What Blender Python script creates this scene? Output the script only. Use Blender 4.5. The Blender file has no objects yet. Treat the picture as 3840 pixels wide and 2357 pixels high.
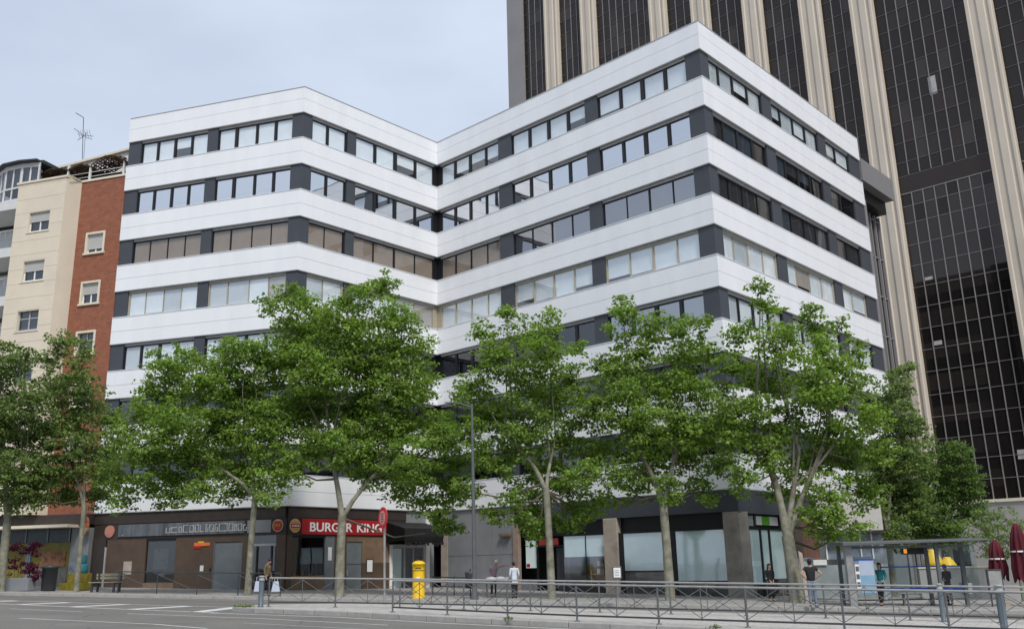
import bpy, bmesh, math, random
import numpy as np
from mathutils import Vector, Matrix
rnd = random.Random(7)
nrg = np.random.default_rng(11)
sc = bpy.context.scene
COL = sc.collection
R = math.radians
# ------------------------------------------------------------------ camera
CAMZ = 1.5
FP, PT, RO, CX, CY = 3592.4, 0.27091, -0.01816, 1861.84, 1129.04      # calibrated on the photograph (3840 px wide)
cp, sp_, cr, sr = math.cos(PT), math.sin(PT), math.cos(RO), math.sin(RO)
Xv, Uv, Fv = Vector((1, 0, 0)), Vector((0, -sp_, cp)), Vector((0, cp, sp_))
Rt, Up = cr*Xv + sr*Uv, -sr*Xv + cr*Uv
cam = bpy.data.cameras.new('camera'); cam_o = bpy.data.objects.new('camera', cam); COL.objects.link(cam_o)
cam.sensor_width = 36; cam.lens = FP/3840*36
cam.shift_x = (1920-CX)/3840; cam.shift_y = (CY-1178.5)/3840
cam.clip_start = .1; cam.clip_end = 6000
M = Matrix((Rt, Up, -Fv)).transposed().to_4x4(); M.translation = (0, 0, CAMZ)
cam_o.matrix_world = M
sc.camera = cam_o
# ------------------------------------------------------------------ sky and sun (bright thin overcast)
SUN_EL, SUN_AZ = R(52), math.atan2(0.30, -0.94)       # azimuth measured from +y towards +x
w = bpy.data.worlds.new('World'); sc.world = w; w.use_nodes = True
nt = w.node_tree; nt.nodes.clear()
out = nt.nodes.new('ShaderNodeOutputWorld'); bg = nt.nodes.new('ShaderNodeBackground')
sky = nt.nodes.new('ShaderNodeTexSky'); sky.sky_type = 'NISHITA'; sky.sun_disc = False
sky.sun_elevation = SUN_EL; sky.sun_rotation = SUN_AZ; sky.air_density = 1.0; sky.dust_density = 2.0
tc = nt.nodes.new('ShaderNodeTexCoord')
mp = nt.nodes.new('ShaderNodeMapping'); mp.inputs['Scale'].default_value = (1, 1, 2.2); mp.inputs['Location'].default_value = (.4, .1, 0)
nz = nt.nodes.new('ShaderNodeTexNoise'); nz.inputs['Scale'].default_value = 2.2; nz.inputs['Detail'].default_value = 6; nz.inputs['Roughness'].default_value = .5
cr1 = nt.nodes.new('ShaderNodeMapRange'); cr1.inputs['From Min'].default_value = .35; cr1.inputs['From Max'].default_value = .65
cr1.inputs['To Min'].default_value = .66; cr1.inputs['To Max'].default_value = .96
mx = nt.nodes.new('ShaderNodeMix'); mx.data_type = 'RGBA'; mx.inputs['B'].default_value = (5.55, 6.25, 7.45, 1)
nt.links.new(tc.outputs['Generated'], mp.inputs['Vector']); nt.links.new(mp.outputs[0], nz.inputs['Vector'])
nt.links.new(nz.outputs['Fac'], cr1.inputs['Value']); nt.links.new(cr1.outputs[0], mx.inputs['Factor'])
nt.links.new(sky.outputs[0], mx.inputs['A']); nt.links.new(mx.outputs['Result'], bg.inputs['Color'])
bg.inputs['Strength'].default_value = .1
nt.links.new(bg.outputs[0], out.inputs['Surface'])
sun = bpy.data.lights.new('sun', 'SUN'); sun.energy = 2.3; sun.angle = R(11); sun.color = (1, .965, .91)
so = bpy.data.objects.new('sun', sun); COL.objects.link(so)
sdir = Vector((math.sin(SUN_AZ)*math.cos(SUN_EL), math.cos(SUN_AZ)*math.cos(SUN_EL), math.sin(SUN_EL)))
so.rotation_euler = sdir.to_track_quat('Z', 'Y').to_euler()
sc.view_settings.view_transform = 'Standard'; sc.view_settings.look = 'None'
sc.view_settings.exposure = 0.34; sc.view_settings.gamma = 1
sc.cycles.max_bounces = 8; sc.cycles.transparent_max_bounces = 16
sc.cycles.use_denoising = True

# ------------------------------------------------------------------ helpers
def tag(o, label=None, cat=None, group=None, kind=None):
    if label: o['label'] = label
    if cat: o['category'] = cat
    if group: o['group'] = group
    if kind: o['kind'] = kind
    return o
def empty(name, loc=(0, 0, 0), rz=0, label=None, cat=None, group=None):
    o = bpy.data.objects.new(name, None); COL.objects.link(o)
    o.location = loc; o.rotation_euler = (0, 0, rz); o.empty_display_size = .3
    return tag(o, label, cat, group)
class MB:
    def __init__(s): s.v = []; s.f = []; s.m = []; s.smooth = []
    def add(s, vs, fs, mi=0, sm=False):
        b = len(s.v); s.v += [tuple(v) for v in vs]
        s.f += [tuple(b+i for i in f) for f in fs]; s.m += [mi]*len(fs); s.smooth += [sm]*len(fs); return s
    def hexa(s, p, mi=0):   # p: 4 bottom, 4 top
        return s.add(p, [(3, 2, 1, 0), (4, 5, 6, 7), (0, 1, 5, 4), (1, 2, 6, 5), (2, 3, 7, 6), (3, 0, 4, 7)], mi)
    def box(s, x0, x1, y0, y1, z0, z1, mi=0):
        return s.hexa([(x0, y0, z0), (x1, y0, z0), (x1, y1, z0), (x0, y1, z0), (x0, y0, z1), (x1, y0, z1), (x1, y1, z1), (x0, y1, z1)], mi)
    def fbox(s, F, s0, s1, z0, z1, o0, o1, mi=0):
        q = [F(s0, z0, o1), F(s1, z0, o1), F(s1, z0, o0), F(s0, z0, o0), F(s0, z1, o1), F(s1, z1, o1), F(s1, z1, o0), F(s0, z1, o0)]
        return s.hexa(q, mi)
    def fquad(s, F, s0, s1, z0, z1, o, mi=0):
        return s.add([F(s0, z0, o), F(s1, z0, o), F(s1, z1, o), F(s0, z1, o)], [(0, 1, 2, 3)], mi)
    def tube(s, pts, rad, n=8, mi=0, cap=True, sm=True):
        pts = [Vector(p) for p in pts]
        if not isinstance(rad, (list, tuple)): rad = [rad]*len(pts)
        rings = []; up = None
        for i, p in enumerate(pts):
            d = (pts[min(i+1, len(pts)-1)]-pts[max(i-1, 0)]).normalized()
            if up is None: up = Vector((0, 0, 1)) if abs(d.z) < .9 else Vector((1, 0, 0))
            a = d.cross(up).normalized(); b = a.cross(d); up = b
            rings.append([p+(a*math.cos(2*math.pi*k/n)+b*math.sin(2*math.pi*k/n))*rad[i] for k in range(n)])
        vs = [v for r in rings for v in r]; fs = []
        for i in range(len(pts)-1):
            for k in range(n):
                k2 = (k+1) % n
                fs.append((i*n+k, i*n+k2, (i+1)*n+k2, (i+1)*n+k))
        s.add(vs, fs, mi, sm)
        if cap:
            s.add(rings[0], [tuple(range(n))[::-1]], mi); s.add(rings[-1], [tuple(range(n))], mi)
        return s
    def bar(s, a, b, wd, hd, mi=0):     # rectangular bar from a to b
        a, b = Vector(a), Vector(b); d = (b-a).normalized()
        up = Vector((0, 0, 1)) if abs(d.z) < .95 else Vector((0, 1, 0))
        x = d.cross(up).normalized()*wd/2; y = x.cross(d).normalized()*hd/2
        return s.hexa([a-x-y, a+x-y, b+x-y, b-x-y, a-x+y, a+x+y, b+x+y, b-x+y], mi)
    def lathe(s, prof, c=(0, 0, 0), n=20, mi=0, sm=True):
        vs = []; fs = []; c = Vector(c)
        for r, z in prof:
            for k in range(n):
                t = 2*math.pi*k/n; vs.append(c+Vector((r*math.cos(t), r*math.sin(t), z)))
        for i in range(len(prof)-1):
            for k in range(n):
                k2 = (k+1) % n; fs.append((i*n+k, i*n+k2, (i+1)*n+k2, (i+1)*n+k))
        s.add(vs, fs, mi, sm)
        if prof[0][0] > .002: s.add(vs[:n], [tuple(range(n))[::-1]], mi)
        if prof[-1][0] > .002: s.add(vs[-n:], [tuple(range(n))], mi)
        return s
    def prism(s, poly, z0, z1, mi=0):
        n = len(poly); area = sum(poly[i][0]*poly[(i+1) % n][1]-poly[(i+1) % n][0]*poly[i][1] for i in range(n))
        if area < 0: poly = poly[::-1]
        lo = [(x, y, z0) for x, y in poly]; hi = [(x, y, z1) for x, y in poly]
        return s.add(lo+hi, [tuple(range(n))[::-1], tuple(range(n, 2*n))]+[(i, (i+1) % n, n+(i+1) % n, n+i) for i in range(n)], mi)
    def ball(s, c, r, mi=0, sz=(1, 1, 1), n=10, m=7):
        prof = [(max(1e-4, math.sin(math.pi*i/m)), -math.cos(math.pi*i/m)) for i in range(m+1)]
        vs = []; fs = []
        for pr, z in prof:
            for k in range(n):
                t = 2*math.pi*k/n; vs.append((c[0]+r*sz[0]*pr*math.cos(t), c[1]+r*sz[1]*pr*math.sin(t), c[2]+r*sz[2]*z))
        for i in range(m):
            for k in range(n):
                k2 = (k+1) % n; fs.append((i*n+k, i*n+k2, (i+1)*n+k2, (i+1)*n+k))
        return s.add(vs, fs, mi, True)
    def build(s, name, mats, parent=None, bevel=0):
        me = bpy.data.meshes.new(name); me.from_pydata(s.v, [], s.f)
        if not isinstance(mats, (list, tuple)): mats = [mats]
        for m in mats: me.materials.append(m)
        me.polygons.foreach_set('material_index', s.m); me.polygons.foreach_set('use_smooth', s.smooth); me.update()
        o = bpy.data.objects.new(name, me); COL.objects.link(o)
        if parent: o.parent = parent
        if bevel:
            b = o.modifiers.new('bevel', 'BEVEL'); b.width = bevel; b.segments = 2; b.limit_method = 'ANGLE'
        return o
def copy_tree(o, parent=None):
    c = o.copy(); COL.objects.link(c); c.parent = parent
    for ch in list(o.children): copy_tree(ch, c)
    return c
# plan of a facade: F(s along, z, outwards)
def face(P, Q):
    P, Q = Vector(P), Vector(Q); d = (Q-P).normalized(); n = Vector((d.y, -d.x))
    def F(s, z, o=0.): p = P+d*s+n*o; return (p.x, p.y, z)
    F.L = (Q-P).length; F.d = d; F.n = n; F.P = P
    return F
def ground(x, y):
    x = max(-45, min(45, x)); y = max(-10, min(80, y))
    return -.024*x+.005*(y-30)+.05
KERB = .13
def pav(x, y): return ground(x, y)+KERB
def at(x, y, Y):     # a point at distance Y seen where the photograph (2463 px wide) shows it
    u, v = (x*3840/2463-CX)/FP, -(y*3840/2463-CY)/FP
    d = Rt*u+Up*v+Fv; d = d*(Y/d.y); return Vector((d.x, d.y, d.z+CAMZ))
# ------------------------------------------------------------------ materials
def mat(name, col, rough=.7, var=.12, scale=3., bump=0., bscale=40., metal=0., spec=.4, stretch=None, col2=None, coat=0):
    m = bpy.data.materials.new(name); m.use_nodes = True; t = m.node_tree; p = t.nodes['Principled BSDF']
    p.inputs['Roughness'].default_value = rough; p.inputs['Metallic'].default_value = metal
    p.inputs['Specular IOR Level'].default_value = spec
    if coat: p.inputs['Coat Weight'].default_value = coat; p.inputs['Coat Roughness'].default_value = .1
    tcn = t.nodes.new('ShaderNodeTexCoord'); src = tcn.outputs['Object']
    if stretch:
        mpn = t.nodes.new('ShaderNodeMapping'); mpn.inputs['Scale'].default_value = stretch
        t.links.new(src, mpn.inputs['Vector']); src = mpn.outputs[0]
    c2 = col2 or tuple(max(0, c*(1-var*1.6)) for c in col); c1 = tuple(min(1, c*(1+var*.6)) for c in col)
    n = t.nodes.new('ShaderNodeTexNoise'); n.inputs['Scale'].default_value = scale; n.inputs['Detail'].default_value = 7; n.inputs['Roughness'].default_value = .62
    r = t.nodes.new('ShaderNodeMapRange'); r.inputs['From Min'].default_value = .3; r.inputs['From Max'].default_value = .7
    x = t.nodes.new('ShaderNodeMix'); x.data_type = 'RGBA'; x.inputs['A'].default_value = (*c2, 1); x.inputs['B'].default_value = (*c1, 1)
    t.links.new(src, n.inputs['Vector']); t.links.new(n.outputs['Fac'], r.inputs['Value']); t.links.new(r.outputs[0], x.inputs['Factor'])
    t.links.new(x.outputs['Result'], p.inputs['Base Color'])
    if bump:
        n2 = t.nodes.new('ShaderNodeTexNoise'); n2.inputs['Scale'].default_value = bscale; n2.inputs['Detail'].default_value = 5
        b = t.nodes.new('ShaderNodeBump'); b.inputs['Strength'].default_value = bump; b.inputs['Distance'].default_value = .02
        t.links.new(src, n2.inputs['Vector']); t.links.new(n2.outputs['Fac'], b.inputs['Height']); t.links.new(b.outputs[0], p.inputs['Normal'])
    m['mix'] = x.name
    return m
def glass(name, tint, trans, refl, rough=.01, warp=.0):
    # tinted pane: a share of the light passes, the rest is held back by the body tint, Fresnel reflection on top
    m = bpy.data.materials.new(name); m.use_nodes = True; t = m.node_tree; t.nodes.clear()
    o = t.nodes.new('ShaderNodeOutputMaterial'); tr = t.nodes.new('ShaderNodeBsdfTransparent'); tr.inputs[0].default_value = (*[min(1, c*trans) for c in tint], 1)
    g = t.nodes.new('ShaderNodeBsdfGlossy'); g.inputs['Roughness'].default_value = rough; g.inputs[0].default_value = (.95, .97, 1, 1)
    lw = t.nodes.new('ShaderNodeLayerWeight'); lw.inputs['Blend'].default_value = .5       # Schlick: same from both sides of the pane
    pw = t.nodes.new('ShaderNodeMath'); pw.operation = 'POWER'; pw.inputs[1].default_value = 5
    mr = t.nodes.new('ShaderNodeMapRange'); mr.inputs['To Min'].default_value = refl; mr.inputs['To Max'].default_value = 1
    t.links.new(lw.outputs['Facing'], pw.inputs[0])
    ms = t.nodes.new('ShaderNodeMixShader')
    if warp:
        tcn = t.nodes.new('ShaderNodeTexCoord'); n2 = t.nodes.new('ShaderNodeTexNoise'); n2.inputs['Scale'].default_value = .9; n2.inputs['Detail'].default_value = 1
        b = t.nodes.new('ShaderNodeBump'); b.inputs['Strength'].default_value = warp; b.inputs['Distance'].default_value = .05
        t.links.new(tcn.outputs['Object'], n2.inputs['Vector']); t.links.new(n2.outputs['Fac'], b.inputs['Height']); t.links.new(b.outputs[0], g.inputs['Normal'])
    t.links.new(pw.outputs[0], mr.inputs['Value']); t.links.new(mr.outputs[0], ms.inputs[0])
    t.links.new(tr.outputs[0], ms.inputs[1]); t.links.new(g.outputs[0], ms.inputs[2]); t.links.new(ms.outputs[0], o.inputs['Surface'])
    return m
def brick(name, F, c1, c2, mortar, bw=.25, bh=.075, ms=.012, rough=.85, off=.5):
    m = mat(name, c1, rough, bump=0); t = m.node_tree; p = t.nodes['Principled BSDF']
    tcn = t.nodes.new('ShaderNodeTexCoord'); dt = t.nodes.new('ShaderNodeVectorMath'); dt.operation = 'DOT_PRODUCT'
    dt.inputs[1].default_value = (F[0], F[1], 0)
    sx = t.nodes.new('ShaderNodeSeparateXYZ'); cb = t.nodes.new('ShaderNodeCombineXYZ'); b = t.nodes.new('ShaderNodeTexBrick')
    t.links.new(tcn.outputs['Object'], dt.inputs[0]); t.links.new(tcn.outputs['Object'], sx.inputs[0])
    t.links.new(dt.outputs['Value'], cb.inputs[0])
    if len(F) > 2:     # a floor: second axis lies in plan
        d2 = t.nodes.new('ShaderNodeVectorMath'); d2.operation = 'DOT_PRODUCT'; d2.inputs[1].default_value = (-F[1], F[0], 0)
        t.links.new(tcn.outputs['Object'], d2.inputs[0]); t.links.new(d2.outputs['Value'], cb.inputs[1])
    else: t.links.new(sx.outputs[2], cb.inputs[1])
    t.links.new(cb.outputs[0], b.inputs['Vector'])
    b.inputs['Scale'].default_value = 1; b.inputs['Brick Width'].default_value = bw; b.inputs['Row Height'].default_value = bh; b.inputs['Mortar Size'].default_value = ms
    b.offset = off
    b.inputs['Color1'].default_value = (*c1, 1); b.inputs['Color2'].default_value = (*c2, 1); b.inputs['Mortar'].default_value = (*mortar, 1)
    mu = t.nodes.new('ShaderNodeMix'); mu.data_type = 'RGBA'; mu.blend_type = 'MULTIPLY'; mu.inputs['Factor'].default_value = .6
    old = t.nodes[m['mix']]; old.inputs['A'].default_value = (.55, .52, .5, 1); old.inputs['B'].default_value = (1, 1, 1, 1)
    t.links.new(b.outputs['Color'], mu.inputs['A']); t.links.new(old.outputs['Result'], mu.inputs['B'])
    t.links.new(mu.outputs['Result'], p.inputs['Base Color'])
    bp = t.nodes.new('ShaderNodeBump'); bp.inputs['Strength'].default_value = .35; bp.inputs['Distance'].default_value = .01; bp.invert = True
    t.links.new(b.outputs['Fac'], bp.inputs['Height']); t.links.new(bp.outputs[0], p.inputs['Normal'])
    return m
m_white = mat('white_cladding', (.80, .81, .83), .42, .035, 1.1, spec=.45, bump=.03, bscale=1.2, stretch=(1, 1, .18))
m_gap = mat('joint_shadow_gap', (.30, .31, .32), .8)
m_alu = mat('aluminium_trim', (.42, .42, .42), .4, .1, 3)
m_slate = mat('dark_grey_panel', (.055, .061, .074), .45, .08, .6)
m_black = mat('black_frame', (.012, .013, .015), .4, .1)
m_beigef = mat('beige_frame', (.40, .36, .275), .5, .08)
m_bl_w = mat('pale_blind', (.78, .82, .84), .85, .05, 1.2)
m_bl_g = mat('grey_blind', (.56, .60, .62), .85, .06, 1.2)
m_bl_b = mat('brown_blind', (.44, .395, .345), .85, .08, 1.0)
m_bl_k = mat('dark_curtain', (.03, .034, .04), .9, .1)
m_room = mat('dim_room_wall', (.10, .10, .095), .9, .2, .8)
g_clear = glass('clear_pane', (.97, .99, 1), .98, .20, warp=.06)
g_mirror = glass('mirror_pane', (.70, .80, .92), .40, .72, warp=.06)
g_mirror2 = glass('half_mirror_pane', (.65, .72, .82), .45, .36, warp=.06)
g_brown = glass('bronze_pane', (.92, .88, .84), .82, .09, warp=.06)
g_dark = glass('dark_pane', (.50, .55, .60), .55, .12, warp=.06)
g_shop = glass('shop_pane', (.95, .99, .99), .97, .22, .05)
g_shelter = glass('shelter_pane', (.86, .93, .92), .88, .05)
# ------------------------------------------------------------------ ground
m_asph = mat('asphalt', (.165, .155, .14), .85, .10, .5, bump=.25, bscale=90, col2=(.13, .124, .115))
t_ = m_asph.node_tree; p_ = t_.nodes['Principled BSDF']; lk = p_.inputs['Base Color'].links[0].from_socket
vo = t_.nodes.new('ShaderNodeTexVoronoi'); vo.feature = 'DISTANCE_TO_EDGE'; vo.inputs['Scale'].default_value = .22
mrg = t_.nodes.new('ShaderNodeMapRange'); mrg.inputs['From Max'].default_value = .006; mrg.inputs['To Min'].default_value = .55
mul = t_.nodes.new('ShaderNodeMix'); mul.data_type = 'RGBA'; mul.blend_type = 'MULTIPLY'; mul.inputs['Factor'].default_value = 1
tcc = t_.nodes.new('ShaderNodeTexCoord'); dn = t_.nodes.new('ShaderNodeTexNoise'); dn.inputs['Scale'].default_value = .8; va = t_.nodes.new('ShaderNodeVectorMath'); va.operation = 'MULTIPLY_ADD'; va.inputs[1].default_value = (1.2, 1.2, 0)
t_.links.new(tcc.outputs['Object'], dn.inputs['Vector']); t_.links.new(dn.outputs['Color'], va.inputs[0]); t_.links.new(tcc.outputs['Object'], va.inputs[2]); t_.links.new(va.outputs[0], vo.inputs['Vector'])
t_.links.new(vo.outputs['Distance'], mrg.inputs['Value']); t_.links.new(lk, mul.inputs['A']); t_.links.new(mrg.outputs[0], mul.inputs['B']); t_.links.new(mul.outputs['Result'], p_.inputs['Base Color'])
m_paint = mat('road_paint', (.62, .62, .60), .7, .16, 5)
m_kerb = mat('kerb_granite', (.34, .33, .31), .8, .12, 5, bump=.2, bscale=60)
ABd = (.952, -.306)
m_pave = brick('paving_slabs', (ABd[0], ABd[1], 1), (.35, .335, .315), (.31, .30, .285), (.20, .195, .19), .6, .4, .012)
m_isl = brick('median_slabs', (.88, -.47, 1), (.48, .46, .43), (.44, .42, .39), (.30, .29, .27), .6, .4, .012)
def sheet(xs, ys, off, name, m):
    v = [(x, y, ground(x, y)+off) for y in ys for x in xs]; nx = len(xs)
    f = [(j*nx+i, j*nx+i+1, (j+1)*nx+i+1, (j+1)*nx+i) for j in range(len(ys)-1) for i in range(nx-1)]
    b = MB(); b.add(v, f); return b.build(name, m)
tag(sheet([-1500, -400, -120, -45, -20, 0, 20, 45, 120, 400, 1500], [-800, -200, -60, -10, 10, 30, 50, 80, 200, 1500], 0, 'road', m_asph), kind='structure')
def slab(near, far, name, m, kerbname=None):
    # raised pavement between two plan polylines, with a granite kerb along the near one
    b = MB(); n = len(near); K = .3
    def off(p, q):
        d = (Vector(q)-Vector(p)); d = d/d.length*K; return (p[0]+d.x, p[1]+d.y)
    inn = [off(near[i], far[i]) for i in range(n)]
    for i in range(n-1):
        a, c, d, e = inn[i], inn[i+1], far[i+1], far[i]
        b.add([(p[0], p[1], pav(*p)) for p in (a, c, d, e)], [(0, 1, 2, 3)])
        b.add([(p[0], p[1], pav(*p)-.3) for p in (e, d)]+[(p[0], p[1], pav(*p)) for p in (d, e)], [(0, 3, 2, 1)])
    o = tag(b.build(name, m), kind='structure')
    k = MB()
    for i in range(n-1):
        L = math.hypot(near[i+1][0]-near[i][0], near[i+1][1]-near[i][1]); cnt = max(1, int(L/1.0))
        for j in range(cnt):
            t0, t1 = j/cnt+.006/L, (j+1)/cnt-.006/L
            P = [Vector(near[i]).lerp(Vector(near[i+1]), t) for t in (t0, t1)]; Q = [Vector(inn[i]).lerp(Vector(inn[i+1]), t) for t in (t0, t1)]
            pts = [P[0], P[1], Q[1], Q[0]]
            k.hexa([(p.x, p.y, ground(*p)-.1) for p in pts]+[(p.x, p.y, pav(*p)+.003) for p in pts])
    tag(k.build(kerbname or 'kerb', m_kerb, bevel=.015), kind='structure')
    return o
slab([(-90, 62), (-45, 51.4), (-25, 46.4), (-12.5, 43.2), (-4, 40.6), (3.7, 38.6), (10, 36.4), (18, 34.6), (45, 27)],
     [(-88, 90), (-43, 90), (-23, 90), (-10.5, 90), (-2, 90), (5.7, 90), (12, 90), (20, 90), (60, 90)], 'pavement', m_pave)
isl_near = [(-8.9, 33.1), (-8.0, 32.3), (-4.7, 30.5), (-1.3, 27.9), (2.7, 25.4), (7, 23.0), (12, 20.6), (30, 13)]
isl_far = [(-8.9, 33.9), (-8.0, 35.0), (-4.7, 36.8), (-.3, 34.6), (4.4, 32.4), (9.6, 30.2), (15.5, 28.0), (34, 21.5)]
slab(isl_near, isl_far, 'median_pavement', m_isl, 'median_kerb')
kb = MB()
for i in range(len(isl_far)-1):
    p, q = isl_far[i], isl_far[i+1]
    kb.hexa([(p[0], p[1]+.004, ground(*p)-.1), (q[0], q[1]+.004, ground(*q)-.1), (q[0]+.07, q[1]+.3, ground(*q)-.1), (p[0]+.07, p[1]+.3, ground(*p)-.1),
             (p[0], p[1]+.004, pav(*p)+.003), (q[0], q[1]+.004, pav(*q)+.003), (q[0]+.07, q[1]+.3, pav(*q)+.003), (p[0]+.07, p[1]+.3, pav(*p)+.003)])
tag(kb.build('median_kerb', m_kerb), kind='structure')
mk = MB()
def stripe(pts, wd):
    for (x0, y0), (x1, y1) in zip(pts[:-1], pts[1:]):
        d = Vector((x1-x0, y1-y0)).normalized(); n = Vector((-d.y, d.x))*wd/2
        q = [(x0-n.x, y0-n.y), (x1-n.x, y1-n.y), (x1+n.x, y1+n.y), (x0+n.x, y0+n.y)]
        mk.add([(x, y, ground(x, y)+.004) for x, y in q], [(0, 1, 2, 3)])
hb = [(-32, 42.6), (-19, 37.4), (-13.3, 34.1), (-9.0, 31.9)]; ht = [(-32, 45.6), (-20.1, 40.3), (-15.3, 38.0), (-9.4, 35.6)]
stripe(hb, .16); stripe(ht, .13)
for i in range(9):
    t = .02+i*.118
    def on(pl, t):
        L = [math.dist(pl[i], pl[i+1]) for i in range(len(pl)-1)]; d = t*sum(L)
        for i, l in enumerate(L):
            if d <= l: return Vector(pl[i]).lerp(Vector(pl[i+1]), d/l)
            d -= l
        return Vector(pl[-1])
    stripe([on(hb, t), on(ht, min(1, t+.07))], .5)
stripe([(-9.2, 31.7), (-4.9, 29.9), (-1.5, 27.3), (2.5, 24.8), (7, 22.2), (14, 18.8)], .13)
stripe([(-11.6, 31.1), (-6.9, 28.9), (-3.0, 26.4)], .09); stripe([(-13.6, 28.3), (-9, 26.1), (-7.2, 24.6)], .10); stripe([(-16.5, 33.6), (-13.4, 32.0)], .08)
stripe([(-6.9, 26.9), (-3.2, 24.6), (0, 22.4)], .05); stripe([(-18, 44.4), (-13.5, 42.6), (-9.5, 41.0)], .07)
tag(mk.build('road_markings', m_paint), kind='structure')

# ------------------------------------------------------------------ white office building
A, B, C, D, E = (-23.274, 56.038), (-11.328, 52.193), (-3.889, 60.415), (11.087, 45.690), (25.157, 61.019)
AB, BC, CD, DE = face(A, B), face(B, C), face(C, D), face(D, E)
Z0, BH, FH = 29.629, 1.627, 3.3
def offset_line(d):   # the zigzag A..E moved outwards by d, mitred
    pts = [A, B, C, D, E]; fs = [AB, BC, CD, DE]; res = []
    for i in range(5):
        if i == 0: n = fs[0].n*d
        elif i == 4: n = fs[3].n*d
        else:
            n1, n2 = fs[i-1].n, fs[i].n; bis = (n1+n2).normalized(); n = bis*(d/bis.dot(n1))
        res.append((pts[i][0]+n.x, pts[i][1]+n.y))
    return res
back = [(E[0]-.713*20, E[1]+.701*20), (A[0]+.306*18, A[1]+.952*18)]
def shell(b, o0, o1, z0, z1, mi=0, ends=True):
    a, c = offset_line(o0), offset_line(o1)
    for i in range(4):
        b.hexa([(*a[i], z0), (*a[i+1], z0), (*c[i+1], z0), (*c[i], z0), (*a[i], z1), (*a[i+1], z1), (*c[i+1], z1), (*c[i], z1)][:], mi)
office = empty('office_building', (0, 54, 0), 0, 'white seven storey zigzag office block with white bands and strip windows', 'building')
def kid(mb, name, mats, parent=office, bevel=0, label=None):
    o = mb.build(name, mats, None, bevel)
    o.parent = parent; o.matrix_parent_inverse = parent.matrix_world.inverted() if parent.parent is None else Matrix()
    if parent.type == 'EMPTY': o.matrix_parent_inverse = Matrix.Translation(-Vector(parent.location)) if parent.rotation_euler.z == 0 else parent.matrix_basis.inverted()
    if label: o['label'] = label
    return o
for n in range(8):
    zt = Z0-FH*n; zb = zt-BH; b = MB()
    zj = zt-(.76 if n == 0 else .86)
    shell(b, 0, -.12, zj+.008, zt); shell(b, 0, -.12, zb, zj-.008)
    shell(b, -.122, -.42, zb+.01, zt-.01, 1)
    shell(b, .025, -.43, zt+.002, zt+.035, 2 if n == 0 else 0)
    shell(b, -.01, -.4, zb-.035, zb-.002, 2)
    kid(b, 'cladding_band', [m_white, m_gap, m_alu])
core = MB(); inner = offset_line(-1.5)
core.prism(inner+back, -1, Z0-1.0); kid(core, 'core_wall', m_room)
fl = MB()
for n in range(8): shell(fl, -.425, -1.495, Z0-FH*n-BH+.02, Z0-FH*n-1.0)
kid(fl, 'floor_slab', mat('floor_slab', (.35, .35, .34), .9))
endw = MB()   # left and right party walls between the bands
endw.add([(*offset_line(-.13)[0], -.5), (A[0]+.306*18, A[1]+.952*18, -.5), (A[0]+.306*18, A[1]+.952*18, Z0-.1), (*offset_line(-.13)[0], Z0-.1)], [(0, 1, 2, 3)])
endw.add([(*offset_line(-.13)[4], -.5), (*back[0], -.5), (*back[0], Z0-.1), (*offset_line(-.13)[4], Z0-.1)], [(3, 2, 1, 0)])
kid(endw, 'side_wall', m_slate)
WIN = [(AB, [[(1.0, 2.09), (2.2, 3.36), (3.48, 4.6), (4.7, 5.80)], [(6.62, 7.76), (7.92, 9.22), (9.32, 10.5), (10.62, 11.72)]]),
       (BC, [[(.80, 1.92), (2.04, 3.36)], [(4.18, 5.70), (5.86, 7.40), (7.62, 9.22), (9.36, 10.92)]]),
       (CD, [[(.25, 1.50), (1.66, 2.95), (3.12, 4.46), (4.58, 5.70)], [(6.95, 8.32), (8.48, 9.88), (10.06, 11.46), (11.62, 12.88)], [(13.92, 15.42), (15.56, 16.92), (17.12, 18.48), (18.64, 19.94)]]),
       (DE, [[(1.04, 2.10), (2.22, 3.62), (3.78, 5.28), (5.42, 6.86)], [(8.14, 9.30), (9.42, 10.98), (11.10, 12.58), (12.72, 14.28)], [(15.55, 17.0), (17.16, 19.05)]])]
PANEL = [(AB, 0, .93), (AB, 5.84, 6.57), (BC, 3.45, 4.12), (CD, 5.75, 6.88), (CD, 12.93, 13.85), (DE, 6.92, 8.07), (DE, 14.34, 15.48), (DE, 19.12, 20.8)]
def pick(row, F):
    if row == 0: return m_black, g_clear
    if row == 1: return m_black, (g_mirror if F in (AB, CD, BC) else g_dark)
    if row == 2: return m_black, (g_brown if F is not CD else g_mirror2)
    if row == 3: return m_beigef, g_clear
    if row == 4: return m_black, (g_mirror2 if F is CD else g_clear)
    return m_black, g_dark
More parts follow.
